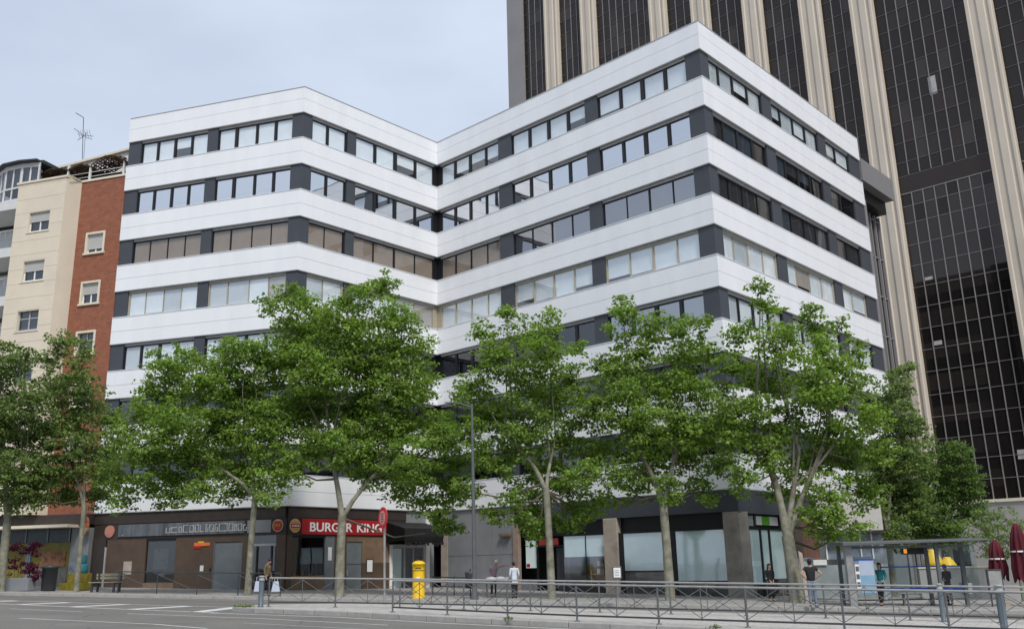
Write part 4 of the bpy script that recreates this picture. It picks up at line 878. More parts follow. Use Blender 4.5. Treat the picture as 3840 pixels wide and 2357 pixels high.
T5 = [(1830,692,22),(1845,738,34),(1950,748,22),(1958,790,38),(2022,790,24),(1780,800,34),(1870,820,52),(1980,860,54),(2062,850,30),(1762,880,44),(1852,910,56),(1952,940,60),(2050,930,44),(1790,980,52),(1890,1010,56),(2000,1030,56),(2090,1000,40),(1762,1060,40),(1850,1090,48),(1950,1110,52),(2050,1100,50),(1790,1150,36),(1880,1170,42),(1992,1190,46),(2080,1180,48),(1968,1250,40),(2045,1272,36),(2000,1300,26),(1730,1000,34),(2120,1090,34)]
T6 = [(2152,895,20),(2183,888,16),(2140,940,34),(2178,930,20),(2172,980,24),(2130,1010,44),(2195,1040,38),(2112,1080,50),(2180,1110,50),(2120,1165,50),(2070,1225,44),(2140,1235,44),(2190,1180,36),(2090,1280,30)]
T7 = [(2262,1080,30),(2305,1088,26),(2250,1135,44),(2318,1140,30),(2235,1195,50),(2305,1200,44),(2262,1262,44),(2200,1262,40),(2335,1172,22),(2340,1235,30)]
T6 += [(2040,1270,34),(2010,1235,28),(2160,1290,36),(2200,1210,36)]
T7 += [(2160,1195,40),(2210,1130,34),(2290,1285,30),(2230,1300,30)]
T8 = [(2385,1240,30),(2422,1248,30),(2360,1272,34),(2405,1298,36),(2448,1290,28),(2440,1328,18),(2340,1305,22),(2380,1320,24)]
TL1 = [(8,838,22),(32,880,34),(60,862,24),(20,950,44),(72,960,42),(20,1040,52),(80,1050,48),(30,1140,52),(90,1150,44),(10,1200,36),(-30,1000,60),(-30,900,50),(-30,1120,60),(60,1210,26)]
TL2 = [(140,828,32),(190,848,30),(115,868,24),(172,910,46),(120,940,42),(222,960,38),(182,1000,50),(112,1030,46),(250,1005,30),(200,1090,52),(125,1120,50),(242,1100,40),(160,1175,46),(92,1195,34),(232,1188,34),(268,1010,20),(260,1140,32)]
tree('plane_tree', 'slender plane tree in front of the silver sign board, trunk left of the walker', gz(-11.15, 43.9), T1, 44.5, L_FRESH, .14, 4.4, .12, seed=1, depth=1.3)
tree('plane_tree', 'tallest plane tree with forked pale trunk in front of the red restaurant sign', gz(-7.15, 44.0), T2, 45, L_FRESH, .20, 3.5, .05, seed=2, depth=1.6, forks=2)
tree('plane_tree', 'plane tree with thin trunk before the dark shop door, just right of the lamp post', gz(2.1, 42.2), T3, 43, L_FRESH, .16, 4.6, -.1, seed=3, depth=1.3)
tree('plane_tree', 'plane tree rising before the middle of the wide shop windows', gz(6.95, 41.4), T4, 42, L_FRESH, .19, 4.0, -.05, seed=4, depth=1.3)
tree('plane_tree', 'broad plane tree with thick forked trunk at the block corner beside the bus shelter', gz(11.8, 40.2), T5, 41, L_FRESH, .27, 2.6, -.12, seed=5, depth=1.4, forks=3)
tree('street_tree', 'narrow dark green tree behind the bus shelter against the grey link block', gz(19.2, 49.0), T6, 49, L_OLIVE, .16, 3.0, 0, seed=6, depth=1.5, group='dark trees behind the bus shelter', dens=1.2)
tree('street_tree', 'dark rounded tree behind the bus shelter under the tower', gz(23.5, 52.0), T7, 52, L_DEEP, .16, 2.8, 0, seed=7, depth=1.6, group='dark trees behind the bus shelter', dens=1.2)
tree('small_tree', 'low feathery tree beside the closed red parasols', gz(22.3, 43.0), T8, 43.5, L_OLIVE, .06, 1.9, 0, seed=8, depth=.6, group=None, dens=1.1, size=.10, cl=.34)
tree('plane_tree', 'plane tree cut by the left edge, in front of the yellow shop front', gz(-23.6, 46.9), TL1, 47, L_OLIVE, .20, 3.2, 0, seed=9, depth=1.3)
tree('plane_tree', 'plane tree in front of the brick wall at the left end of the white block', gz(-20.2, 47.4), TL2, 47.8, L_OLIVE, .12, 4.0, 0, seed=10, depth=1.2)
# ------------------------------------------------------------------ street furniture
m_steel = mat('grey_painted_steel', (.105, .11, .115), .45, .12, 4, spec=.5); m_steell = mat('worn_top_rail', (.27, .27, .265), .4, .15, 5, spec=.5)
m_dsteel = mat('dark_steel', (.045, .05, .055), .45, .1); m_bluegrey = mat('blue_grey_paint', (.095, .12, .14), .45, .1, 4); m_cap = mat('pale_bollard_cap', (.30, .31, .31), .5, .1)
def railing(label, pts, pitch, h=.92):
    root = empty('pedestrian_railing', (pts[0][0], pts[0][1], pav(*pts[0])), 0, label, 'railing', 'crossed bar railings on the median')
    path = [Vector(p) for p in pts]; seg = [(path[i], path[i+1]) for i in range(len(path)-1)]
    L = sum((b-a).length for a, b in seg); n = round(L/pitch); pos = []
    for k in range(n+1):
        d = L*k/n
        for a, b in seg:
            l = (b-a).length
            if d <= l+1e-6: p = a.lerp(b, d/l); break
            d -= l
        pos.append(Vector((p.x, p.y, pav(p.x, p.y))))
    for p in pos:
        b = MB(); b.tube([p, p+Vector((0, 0, h-.03))], .026, 10); b.lathe([(.075, 0), (.075, .015), (.04, .03)], p, 12); kid(b, 'post', m_steel, root)
    U = Vector((0, 0, 1))
    for i in range(n):
        p, q = pos[i], pos[i+1]; m1 = p.lerp(q, .5)
        b = MB(); b.tube([p+U*h, q+U*h], .029, 10); kid(b, 'top_rail', m_steell, root)
        b = MB(); b.bar(p+U*.15, q+U*.15, .03, .045); kid(b, 'bottom_rail', m_dsteel, root)
        b = MB(); b.tube([m1+U*.12, m1+U*(h-.03)], .012, 8); kid(b, 'mid_post', m_steel, root)
        for a, c in ((p, m1), (m1, q)):
            b = MB(); md = a.lerp(c, .5)+U*(.15+(h-.18)/2)
            b.tube([a+U*(h-.05), c+U*.18], .010, 6); b.tube([a+U*.18, md+Vector((0, .03, 0)), c+U*(h-.05)], .010, 6)
            b.ball(md, .024); kid(b, 'cross_brace', m_steel, root)
    return root
railing('nearer crossed bar railing along the kerb, starting right of the yellow postbox', [(-3.3, 30.3), (1.32, 26.6), (6.07, 24.2), (11.4, 21.7), (18, 18.9)], 2.15)
railing('farther crossed bar railing starting at the left blue grey bollard', [(-7.75, 33.3), (-4.4, 33.3), (2.9, 31.2), (6.2, 29.9), (12, 27.6), (19.5, 24.6)], 2.15)
def bollard(label, p, h=1.0, r=.085):
    p = Vector(p); root = empty('bollard', p, 0, label, 'bollard', 'round steel bollards')
    b = MB(); b.lathe([(r*1.15, 0), (r*1.15, .03), (r, .04), (r, h-.17)], p, 20); kid(b, 'post', m_bluegrey, root)
    b = MB(); b.lathe([(r*1.0, h-.168), (r*1.18, h-.16), (r*1.18, h-.13), (r, h-.12), (r, h-.05), (r*1.22, h-.045), (r*1.2, h-.02), (r*.6, h), (.001, h)], p, 20); kid(b, 'cap', m_cap, root)
bollard('blue grey bollard at the left end of the railing', gz(-7.95, 33.05), 1.0)
bollard('large grey bollard at the right edge of the picture', gz(11.6, 23.4), 1.05, .085)
bollard('grey bollard standing before the bus shelter', gz(11.95, 27.35), 1.0, .068)
# yellow post box
pb = empty('post_box', gz(-3.5, 42.1), 0, 'yellow cylindrical post box with domed lid', 'post box'); p = Vector(pb.location); m_yd = mat('dark_slot', (.02, .02, .02), .6)
b = MB(); b.lathe([(.27, 0), (.27, .02), (.255, .05), (.255, 1.10)], p, 32); kid(b, 'body', m_yel, pb)
b = MB(); b.lathe([(.258, 1.101), (.262, 1.115), (.258, 1.13)], p, 32); kid(b, 'band', m_yd, pb)
b = MB(); b.lathe([(.265, 1.131), (.265, 1.36), (.285, 1.365), (.285, 1.40), (.25, 1.455), (.15, 1.51), (.001, 1.53)], p, 32); kid(b, 'lid', m_yel, pb)
b = MB(); b.box(p.x-.12, p.x+.12, p.y-.275, p.y-.262, p.z+1.20, p.z+1.24); kid(b, 'slot', m_yd, pb)
b = MB(); b.box(p.x-.07, p.x+.07, p.y-.262, p.y-.25, p.z+.75, p.z+.86); kid(b, 'plate', m_signw, pb)
# lamp post
lp = empty('street_lamp', gz(-1.12, 41.2), 0, 'tall grey lamp post with a low side lantern in front of the white block', 'street lamp'); p = Vector(lp.location)
b = MB(); b.tube([p, p+Vector((0, 0, 1.0)), p+Vector((-.01, 0, 5.0)), p+Vector((-.03, 0, 8.1))], [.105, .09, .07, .05], 14); b.lathe([(.17, 0), (.17, .05), (.11, .35), (.105, .5)], p, 16); kid(b, 'pole', m_steel, lp)
b = MB(); h = at(1142, 1165, 41.2).z-p.z
b.tube([p+Vector((.05, 0, h)), p+Vector((.25, -.05, h+.05))], .03, 8); kid(b, 'arm', m_steel, lp)
b = MB(); q = p+Vector((.22, -.08, h)); b.hexa([q+Vector(v) for v in ((0, -.14, -.06), (.36, -.14, -.10), (.36, .14, -.10), (0, .14, -.06), (0, -.09, .10), (.26, -.07, .06), (.26, .07, .06), (0, .09, .10))]); kid(b, 'lantern', m_steel, lp, .02)
b = MB(); b.tube([p+Vector((-.03, 0, 7.95)), p+Vector((-.6, -.1, 8.12)), p+Vector((-1.2, -.2, 8.14))], .03, 8); kid(b, 'upper_arm', m_steel, lp)
hr = empty('handrail', gz(-2.3, 46.3), -.1, 'dark three bar handrail behind the yellow post box', 'railing')
for k in range(3): b = MB(); b.tube([(-.9, 0, .42+.2*k), (1.1, 0, .34+.2*k)], .022, 8); b.build('bar', m_dsteel, hr)
for x in (-.9, .1, 1.1): b = MB(); b.tube([(x, 0, 0), (x, 0, .86-.04*(x+.9))], .025, 8); b.build('post', m_dsteel, hr)
# litter bin beside the lamp post
lb = empty('litter_bin', gz(-1.35, 42.9), 0, 'dark litter bin hanging on a thin post behind the lamp post', 'bin'); p = Vector(lb.location)
b = MB(); b.tube([p+Vector((0, .24, 0)), p+Vector((0, .24, 1.2))], .03, 8); kid(b, 'post', m_dsteel, lb)
b = MB(); b.lathe([(.15, .4), (.21, .42), (.22, 1.0), (.225, 1.06), (.20, 1.07), (.19, .95)], p, 18); kid(b, 'bucket', m_dsteel, lb)
# red round traffic sign turned almost edge-on
ts = empty('traffic_sign', gz(-4.2, 35.9), 0, 'red round traffic sign on a grey pole turned almost edge on', 'road sign'); p = Vector(ts.location); q = at(922, 1244, 35.85)
b = MB(); b.tube([p, Vector((q.x+.03, q.y+.05, q.z+.25))], .042, 12); b.lathe([(.09, 0), (.09, .02), (.05, .05)], p, 12); kid(b, 'pole', m_steell, ts)
nn = Vector((-.86, -.51, 0)).normalized(); xx = Vector((-nn.y, nn.x, 0))
def sdisc(rx, rz, o0, o1, m, name, n=32):
    b = MB(); v = []
    for o in (o0, o1):
        for k in range(n): t = 2*math.pi*k/n; v.append(q+xx*rx*math.cos(t)+Vector((0, 0, rz*math.sin(t)))+nn*o)
    b.add(v, [tuple(range(n)), tuple(range(n, 2*n))]+[(i, (i+1) % n, n+(i+1) % n, n+i) for i in range(n)]); bm = b; return kid(bm, name, m, ts)
sdisc(.38, .38, 0, .035, mat('traffic_red', (.50, .02, .025), .4, .08), 'disc'); sdisc(.25, .25, .036, .040, mat('faded_pink', (.60, .30, .27), .5, .1), 'face')
for k in range(4):
    b = MB(); z = -.15+k*.09; b.bar(q+xx*(-.10)+Vector((0, 0, z))+nn*.043, q+xx*(.10*(1 if k % 2 else .6))+Vector((0, 0, z+.02))+nn*.043, .004, .045); kid(b, 'mark', mat('mark_red', (.30, .02, .03), .5), ts)
b = MB(); b.tube([q+nn*(-.002)+Vector((0, 0, -.1))-xx*.1, q+nn*(-.002)+Vector((0, 0, -.1))+xx*.1], .012, 6); kid(b, 'clamp', m_steell, ts)
# bench on the left
bn = empty('bench', gz(-18.6, 46.9), -.31, 'weathered stone and wood bench in front of the brown shop wall', 'bench'); m_bench = mat('weathered_wood', (.30, .28, .20), .85, .2, 4, stretch=(1, 8, 8))
def loc(root, b, name, m, bevel=0):
    o = b.build(name, m, root, bevel); return o
for k in range(3): b = MB(); b.box(-.8, .8, -.28+k*.16, -.15+k*.16, .43, .47); loc(bn, b, 'seat_slat', m_bench, .008)
for k in range(2): b = MB(); b.box(-.8, .8, .24, .28, .58+k*.15, .70+k*.15); loc(bn, b, 'back_slat', m_bench, .008)
for s in (-.62, .62): 
    b = MB(); b.box(s-.04, s+.04, -.28, .24, .38, .425); b.box(s-.04, s+.04, -.26, -.18, 0, .379); b.box(s-.04, s+.04, .14, .22, 0, .379); b.box(s-.04, s+.04, .19, .239, .381, .86); loc(bn, b, 'leg', m_dsteel)
# rail before the restaurant
rr_ = empty('shop_railing', (-14, 46, pav(-14, 46)), 0, 'thin dark railing along the pavement before the brown shop', 'railing')
pp = [Vector(gz(x, 43.95+(-11.6-x)*.30)) for x in (-17.6, -15.6, -13.6, -11.6, -9.6)]
for a in pp: b = MB(); b.tube([a, a+Vector((0, 0, .95))], .025, 8); kid(b, 'post', m_dsteel, rr_)
for a, c in zip(pp[:-1], pp[1:]): 
    b = MB(); b.tube([a+Vector((0, 0, .95)), c+Vector((0, 0, .95))], .025, 8); kid(b, 'top_rail', m_dsteel, rr_)
    b = MB(); b.tube([a+Vector((0, 0, .85)), c+Vector((0, 0, .15))], .012, 6); kid(b, 'brace', m_steel, rr_)
# dark bin, boxes and plant on the far left
m_cyan = mat('cyan_plastic', (.05, .25, .31), .5, .15, 4)
def gpos(x, y): return Vector(gz(x, y))
p = gpos(-21.9, 48.2); b = MB(); b.lathe([(.28, 0), (.33, .05), (.36, 1.05), (.40, 1.06), (.40, 1.14), (.33, 1.2), (.001, 1.22)], p, 16); tag(b.build('litter_bin', m_dsteel), 'tall black bin before the yellow green shop front', 'bin')
yb = empty('display_stand', gpos(-21.2, 49.6), -.31, 'yellow stepped stand before the yellow green shop front', 'stand')
b = MB(); b.box(-.75, .75, -.3, .3, 0, .35); loc(yb, b, 'lower_step', mat('yellow_stand', (.22, .18, .015), .6, .25), .02); b = MB(); b.box(-.45, .7, -.1, .3, .351, .8); loc(yb, b, 'upper_step', mat('dull_yellow', (.25, .20, .02), .6, .25), .02)
wb = empty('water_cooler', gpos(-21.0, 49.75)+Vector((0, 0, .8)), 0, 'cyan stacked containers on the yellow stand', 'container')
b = MB(); b.lathe([(.20, 0), (.27, .03), (.27, .4), (.22, .46), (.001, .47)], (0, 0, 0), 16); loc(wb, b, 'lower_tub', m_cyan); b = MB(); b.lathe([(.16, .471), (.19, .5), (.19, .85), (.14, .9), (.001, .91)], (0, 0, 0), 16); loc(wb, b, 'upper_tub', m_cyan)
wl = empty('planter', gpos(-23.2, 48.0), -.31, 'grey box planter with purple red flowering bush', 'planter'); 
b = MB(); b.box(-.7, .7, -.25, .25, 0, .6); loc(wl, b, 'box', m_grey, .02)
m_flower = leafmat('magenta_flower', (.07, .012, .035), (.19, .03, .08)); cl_ = []
for k in range(26): cl_.append(((-23.2+rnd.uniform(-.75, .75), 48.0+rnd.uniform(-.2, .2), wl.location.z+.75+rnd.random()*1.5), .28, 50))
for k in range(8): cl_.append(((-22.6+rnd.uniform(-.3, .3), 47.9, wl.location.z+.5+rnd.random()*.6), .22, 50))
leaves('flowering_bush', cl_, .09, m_flower, wl).matrix_parent_inverse = wl.matrix_basis.inverted() if False else Matrix.Rotation(.31, 4, 'Z') @ Matrix.Translation(-wl.location)
b = MB()
for k in range(5): b.tube([(-.4+.2*k, 0, .55), (-.4+.2*k+rnd.uniform(-.1, .1), 0, 1.7)], .012, 5)
loc(wl, b, 'stems', m_barkd)
# menu sign on a post, bus shelter, recycling containers, parasols
mn = empty('notice_stand', gz(4.35, 37.5), 0, 'white framed notice on a thin post before the shop window', 'notice'); p = Vector(mn.location)
b = MB(); b.tube([p, p+Vector((0, 0, .9))], .02, 8); kid(b, 'post', m_steell, mn); b = MB(); b.box(p.x-.17, p.x+.17, p.y-.03, p.y+.02, p.z+.9, p.z+1.36); kid(b, 'frame', m_steel, mn, .01); b = MB(); b.box(p.x-.13, p.x+.13, p.y-.036, p.y-.031, p.z+.96, p.z+1.31); kid(b, 'paper', m_signw, mn)
for k in range(4): b = MB(); b.box(p.x-.1, p.x+.08-.02*(k % 2), p.y-.040, p.y-.037, p.z+1.02+.06*k, p.z+1.035+.06*k); kid(b, 'text_line', m_steel, mn)
# bus shelter
S0, S1 = Vector((12.88, 37.2)), Vector((17.65, 36.9)); SF = face(S0, S1); SL = SF.L; g0 = pav(15, 37)-.02
bsx = empty('bus_shelter', (S0.x, S0.y, g0), 0, 'glass and grey steel bus shelter with flat roof and blue stripes', 'bus shelter')
def KS(n, m, s0, s1, z0, z1, o0, o1, bv=0): return P(SF, n, m, s0, s1, z0+g0, z1+g0, o0, o1, parent=bsx, bevel=bv)
KS('corner_post', m_steell, -.02, .24, -.05, 2.25, -.1, .16, .02); KS('corner_post', m_steel, SL-.14, SL, -.05, 2.3, -1.3, -1.16); KS('corner_post', m_steel, 3.35, 3.47, -.05, 2.3, -1.3, -1.16); KS('corner_post', m_steel, .05, .17, -.05, 2.3, -1.3, -1.16); KS('front_post', m_steel, 3.3, 3.42, -.05, 2.3, -.1, .02)
b = MB(); b.hexa([SF(-.15, g0+2.26, -1.5), SF(-.15, g0+2.22, .45), SF(SL+.35, g0+2.32, .45), SF(SL+.35, g0+2.36, -1.5), SF(-.15, g0+2.40, -1.5), SF(-.15, g0+2.34, .45), SF(SL+.35, g0+2.38, .45), SF(SL+.35, g0+2.46, -1.5)]); kid(b, 'roof', m_steel, bsx, .01)
for a, c in ((.2, 1.7), (1.75, 3.33), (3.5, SL-.16)):
    b = MB(); b.fquad(SF, a, c, g0+.25, g0+2.24, -1.23); kid(b, 'glass_panel', g_shelter, bsx)
    KS('glass_frame', m_steel, a, c, .2, .249, -1.26, -1.2)
b = MB(); b.add([SF(SL-.07, g0+.25, -1.15), SF(SL-.07, g0+.25, .1), SF(SL-.07, g0+2.24, .1), SF(SL-.07, g0+2.24, -1.15)], [(0, 1, 2, 3)]); kid(b, 'side_glass', g_shelter, bsx)
m_blue = mat('blue_stripe', (.02, .10, .42), .4, .05)
KS('blue_stripe', m_blue, 1.5, SL-.15, 1.40, 1.45, -1.225, -1.21); KS('blue_stripe', m_blue, 1.5, SL-.15, .55, .66, -1.225, -1.21)
ad = KS('advert_panel', m_grey, .27, 1.02, .45, 1.82, -.06, .06, .01); m_ad = mat('pale_blue_poster', (.20, .36, .50), .5, .06)
KS('poster', m_ad, .46, .98, .52, 1.15, .061, .07); KS('poster', mat('white_poster', (.40, .46, .56), .5, .05), .46, .98, 1.151, 1.68, .061, .07); KS('poster_edge', m_blue, .30, .98, 1.681, 1.75, .061, .07); KS('timetable', m_signw, .30, .455, .6, 1.55, .061, .068)
for k in range(3): KS('timetable_block', m_bluegrey, .32, .44, 1.3-.28*k, 1.48-.28*k, .0685, .072)
KS('bench_seat', m_steell, 2.0, 4.0, .46, .50, -1.0, -.65); KS('bench_leg', m_steel, 2.2, 2.26, 0, .459, -.9, -.75); KS('bench_leg', m_steel, 3.7, 3.76, 0, .459, -.9, -.75); KS('beam', m_steel, .3, SL-.2, 2.12, 2.2, -.08, 0)
dsp = KS('display', m_black, 2.35, 3.15, 2.0-.12, 2.11, -.9, -.7); q = MB(); q.fbox(SF, 2.4, 2.52, g0+1.92, g0+2.08, -.699, -.69)
mo = bpy.data.materials.new('orange_display'); mo.use_nodes = True; pz = mo.node_tree.nodes['Principled BSDF']; pz.inputs['Base Color'].default_value = (.5, .12, .01, 1); pz.inputs['Emission Color'].default_value = (1, .35, .03, 1); pz.inputs['Emission Strength'].default_value = .6
q2 = q.build('route_number', mo, None); q2.parent = bsx; q2.matrix_parent_inverse = Matrix.Translation(-bsx.location)
# yellow containers behind the shelter
def igloo(label, p, h, r, dome):
    p = Vector(p); root = empty('recycling_container', p, 0, label, 'container', 'yellow recycling containers')
    b = MB(); b.lathe([(r*.9, 0), (r, .05), (r*1.02, h*.62), (r*1.05, h*.63), (r*1.05, h*.67)], p, 24); kid(b, 'body', m_yel, root)
    b = MB(); b.lathe([(r*1.04, h*.671), (r*.96, h*.74), (r*.6, h*.86), (r*.42, h*.9), (r*.4, h*.93), (.001, h*.94)], p, 24); kid(b, 'lid', m_yel, root)
    b = MB(); b.tube([p+Vector((-.1, 0, h*.93)), p+Vector((-.1, 0, h)), p+Vector((.1, 0, h)), p+Vector((.1, 0, h*.93))], .03, 6); kid(b, 'lifting_eye', m_dsteel, root)
    b = MB(); b.lathe([(.14, 0), (.14, .03)], (0, 0, 0), 14); 
    b2 = MB(); b2.v = [(p.x+x, p.y-r*1.03-z, p.z+h*.5+y) for x, y, z in b.v]; b2.f = b.f; b2.m = b.m; b2.smooth = b.smooth; kid(b2, 'port', m_dsteel, root)
igloo('taller yellow recycling container with pointed lid behind the bus shelter', gz(19.98, 46.0), 2.34, .40, True)
igloo('lower yellow recycling container right of the taller one', gz(20.72, 46.2), 1.98, .42, True)
lw_ = empty('garden_wall', gz(20.4, 45.2), -.02, 'low pale wall hiding the lower half of the yellow containers', 'wall')
lw_['kind'] = 'thing'; b = MB(); b.box(-1.5, 2.2, -.12, .12, -.2, 1.36); b.build('wall_body', m_podium, lw_); b = MB(); b.box(-1.55, 2.25, -.17, .17, 1.361, 1.43); b.build('coping', m_cream, lw_)
# closed parasols
m_wine = mat('wine_red_canvas', (.10, .009, .018), .85, .25, 2)
def parasol(label, p, z0, z1, r):
    p = Vector(p); root = empty('closed_parasol', p, 0, label, 'parasol', 'closed wine red parasols')
    b = MB(); b.tube([p, p+Vector((0, 0, z1+.1))], .035, 10); b.lathe([(.32, 0), (.32, .06), (.06, .1)], p, 14); kid(b, 'pole', mat('parasol_pole', (.35, .24, .17), .6), root)
    n = 40; v = []; f = []; prof_ = [(z1+.05, .03), (z1-.06, .13), (z1-(z1-z0)*.25, r*.72), (z1-(z1-z0)*.5, r*.84), (z0+.35, r*1.02), (z0, r*.92)]
    for i, (z, rr) in enumerate(prof_):
        for k in range(n):
            t = 2*math.pi*k/n; fr = rr*(1+.26*math.cos(8*t+.7*i*.2)*(min(1, i/2)))
            v.append((p.x+fr*math.cos(t), p.y+fr*math.sin(t), p.z+z+(.16*math.cos(5*t+p.x) if i == len(prof_)-1 else 0)))
    for i in range(len(prof_)-1):
        for k in range(n): f.append((i*n+k, i*n+(k+1) % n, (i+1)*n+(k+1) % n, (i+1)*n+k))
    b = MB(); b.add(v, f, 0, True); kid(b, 'canopy', m_wine, root)
    b = MB(); b.lathe([(r*.98, z1-(z1-z0)*.50-.03), (r*1.02, z1-(z1-z0)*.5), (r*.98, z1-(z1-z0)*.5+.03)], p, 18); kid(b, 'strap', m_signw, root)
parasol('closed wine red parasol left of the other, beside the low feathery tree', gz(19.2, 38.5), 1.05, 2.4, .30)
parasol('closed wine red parasol cut by the right edge', gz(19.75, 37.8), 1.0, 3.0, .32)
gpst = MB(); p = gpos(22.05, 37.9)
# framed menu board leaning by the parasols, white totem, little brick kiosk wall, white low house
mb_ = empty('menu_board', gz(18.55, 37.6), .15, 'black framed standing menu board before the grey podium', 'board')
b = MB(); b.box(-.32, .32, -.03, .03, .45, 1.35); loc(mb_, b, 'frame', m_dsteel, .015); b = MB(); b.box(-.26, .26, -.036, -.031, .52, 1.28); loc(mb_, b, 'panel', mat('board_panel', (.30, .30, .29), .5, .2), 0)
for s in (-.25, .25): b = MB(); b.box(s-.02, s+.02, -.02, .02, 0, .449); loc(mb_, b, 'leg', m_dsteel)
to = empty('white_post', gz(12.0, 39.4), 0, 'pale slanting post between the man in black and the bus shelter', 'post'); p = Vector(to.location)
b = MB(); b.hexa([p+Vector(v) for v in ((-.08, -.05, 0), (.10, -.05, 0), (.10, .05, 0), (-.08, .05, 0), (-.2, -.05, 2.0), (-.05, -.05, 1.9), (-.05, .05, 1.9), (-.2, .05, 2.0))]); kid(b, 'shaft', m_bcol, to, .01); b = MB(); b.box(p.x-.14, p.x+.16, p.y-.1, p.y+.1, p.z-.02, p.z+.05); kid(b, 'foot', m_conc, to)
kz = gz(19.5, 62)[2]
kx0, kx1 = at(1962, 1350, 47.6), at(2060, 1350, 47.0); KX = face((kx0.x, kx0.y), (kx1.x, kx1.y))
kk = empty('brick_kiosk', KX(1, kz, 0), 0, 'small brick and white building seen between the white block and the bus shelter', 'building')
mbk = brick('kiosk_brick', (KX.d.x, KX.d.y), (.20, .075, .05), (.17, .06, .045), (.22, .17, .14))
P(KX, 'brick_wall', mbk, -.5, .22, 1.6, 3.6, -.6, 0, parent=kk); P(KX, 'sill', m_signw, -.5, .5, 1.35, 1.598, -.6, .08, parent=kk); P(KX, 'rendered_wall', mat('pale_render', (.55, .53, .50), .8, .05), .23, 3.2, 2.9, 4.6, -.8, -.2, parent=kk)
P(KX, 'lower_wall', mat('grey_blue_wall', (.30, .34, .35), .7, .2, 1), -.5, 3.2, -.6, 1.348, -.6, 0, parent=kk); P(KX, 'shop_window', m_poster, .5, 3.1, 1.6, 2.85, -.6, -.45, parent=kk)
for k in range(5): P(KX, 'window_mullion', m_signw, .52+k*.52, .58+k*.52, 1.6, 2.88, -.449, -.36, parent=kk)
P(KX, 'canopy_edge', m_dbrown, .24, 3.2, 2.78, 2.898, -.6, .1, parent=kk)
bx = empty('drinks_cabinet', gz(13.0, 42.8), 0, 'tall grey blue vending cabinet behind the pale slanting post', 'cabinet'); p = Vector(bx.location)
b = MB(); b.box(p.x-.35, p.x+.35, p.y-.3, p.y+.3, p.z, p.z+1.75); kid(b, 'body', mat('cabinet_grey', (.36, .40, .42), .5, .1), bx, .03); b = MB(); b.box(p.x-.27, p.x+.27, p.y-.31, p.y-.301, p.z+.6, p.z+1.6); kid(b, 'door_panel', m_film, bx); b = MB(); b.box(p.x+.2, p.x+.24, p.y-.34, p.y-.311, p.z+.9, p.z+1.2); kid(b, 'handle', m_dsteel, bx)
# low rubble wall stones / weeds at the nose of the median and by the kerb
wd = [((x+rnd.uniform(-.12, .12), y+rnd.uniform(-.08, .08), ground(x, y)+.17), .13, 40) for x, y in ((-8.6, 33.0), (-8.4, 32.8), (-8.2, 33.1), (.25, 26.8), (5.0, 24.1))]
wroot = empty('weeds', (-8.4, 33, 0.3)); wo = leaves('weeds', wd, .06, L_OLIVE, wroot); wo.parent = None; wo.matrix_world = Matrix(); bpy.data.objects.remove(wroot); tag(wo, kind='stuff')
# ------------------------------------------------------------------ people
m_skin = mat('skin', (.42, .25, .17), .6, .06, 8); m_hair = mat('dark_hair', (.012, .009, .008), .55, .2, 20); m_eye = mat('dark_eye', (.02, .015, .012), .3)
m_hairg = mat('grey_hair', (.45, .44, .42), .6, .1, 20)
def cloth(name, c): return mat(name, c, .85, .12, 9, bump=.1, bscale=60)
def skin(name, chains, m, root, sub=2, extra=None):
    # chains: lists of (joint key, position, radius); equal keys weld, so the limbs grow out of one continuous surface
    keys = {}; co = []; rad = []; ed = []
    for ch in chains:
        prev = None
        for k, p, r in ch:
            if k not in keys: keys[k] = len(co); co.append(p); rad.append(r)
            if prev is not None and prev != keys[k]: ed.append((prev, keys[k]))
            prev = keys[k]
    me = bpy.data.meshes.new(name); me.from_pydata(co, ed, []); o = bpy.data.objects.new(name, me); COL.objects.link(o)
    sk = o.modifiers.new('skin', 'SKIN'); sk.use_smooth_shade = True
    for i, sv in enumerate(me.skin_vertices[0].data):
        r = rad[i]; sv.radius = r if isinstance(r, tuple) else (r, r); sv.use_root = (i == 0)
    ss = o.modifiers.new('subdivision', 'SUBSURF'); ss.levels = ss.render_levels = sub
    bpy.context.view_layer.update()
    me2 = bpy.data.meshes.new_from_object(o.evaluated_get(bpy.context.evaluated_depsgraph_get())); COL.objects.unlink(o); bpy.data.objects.remove(o)
    b = MB(); b.add([v.co.copy() for v in me2.vertices], [tuple(p.vertices) for p in me2.polygons], 0, True)
    if extra: extra(b)
    return b.build(name, m, root)
def lerp3(a, b, t): return tuple(a[i]+(b[i]-a[i])*t for i in range(3))
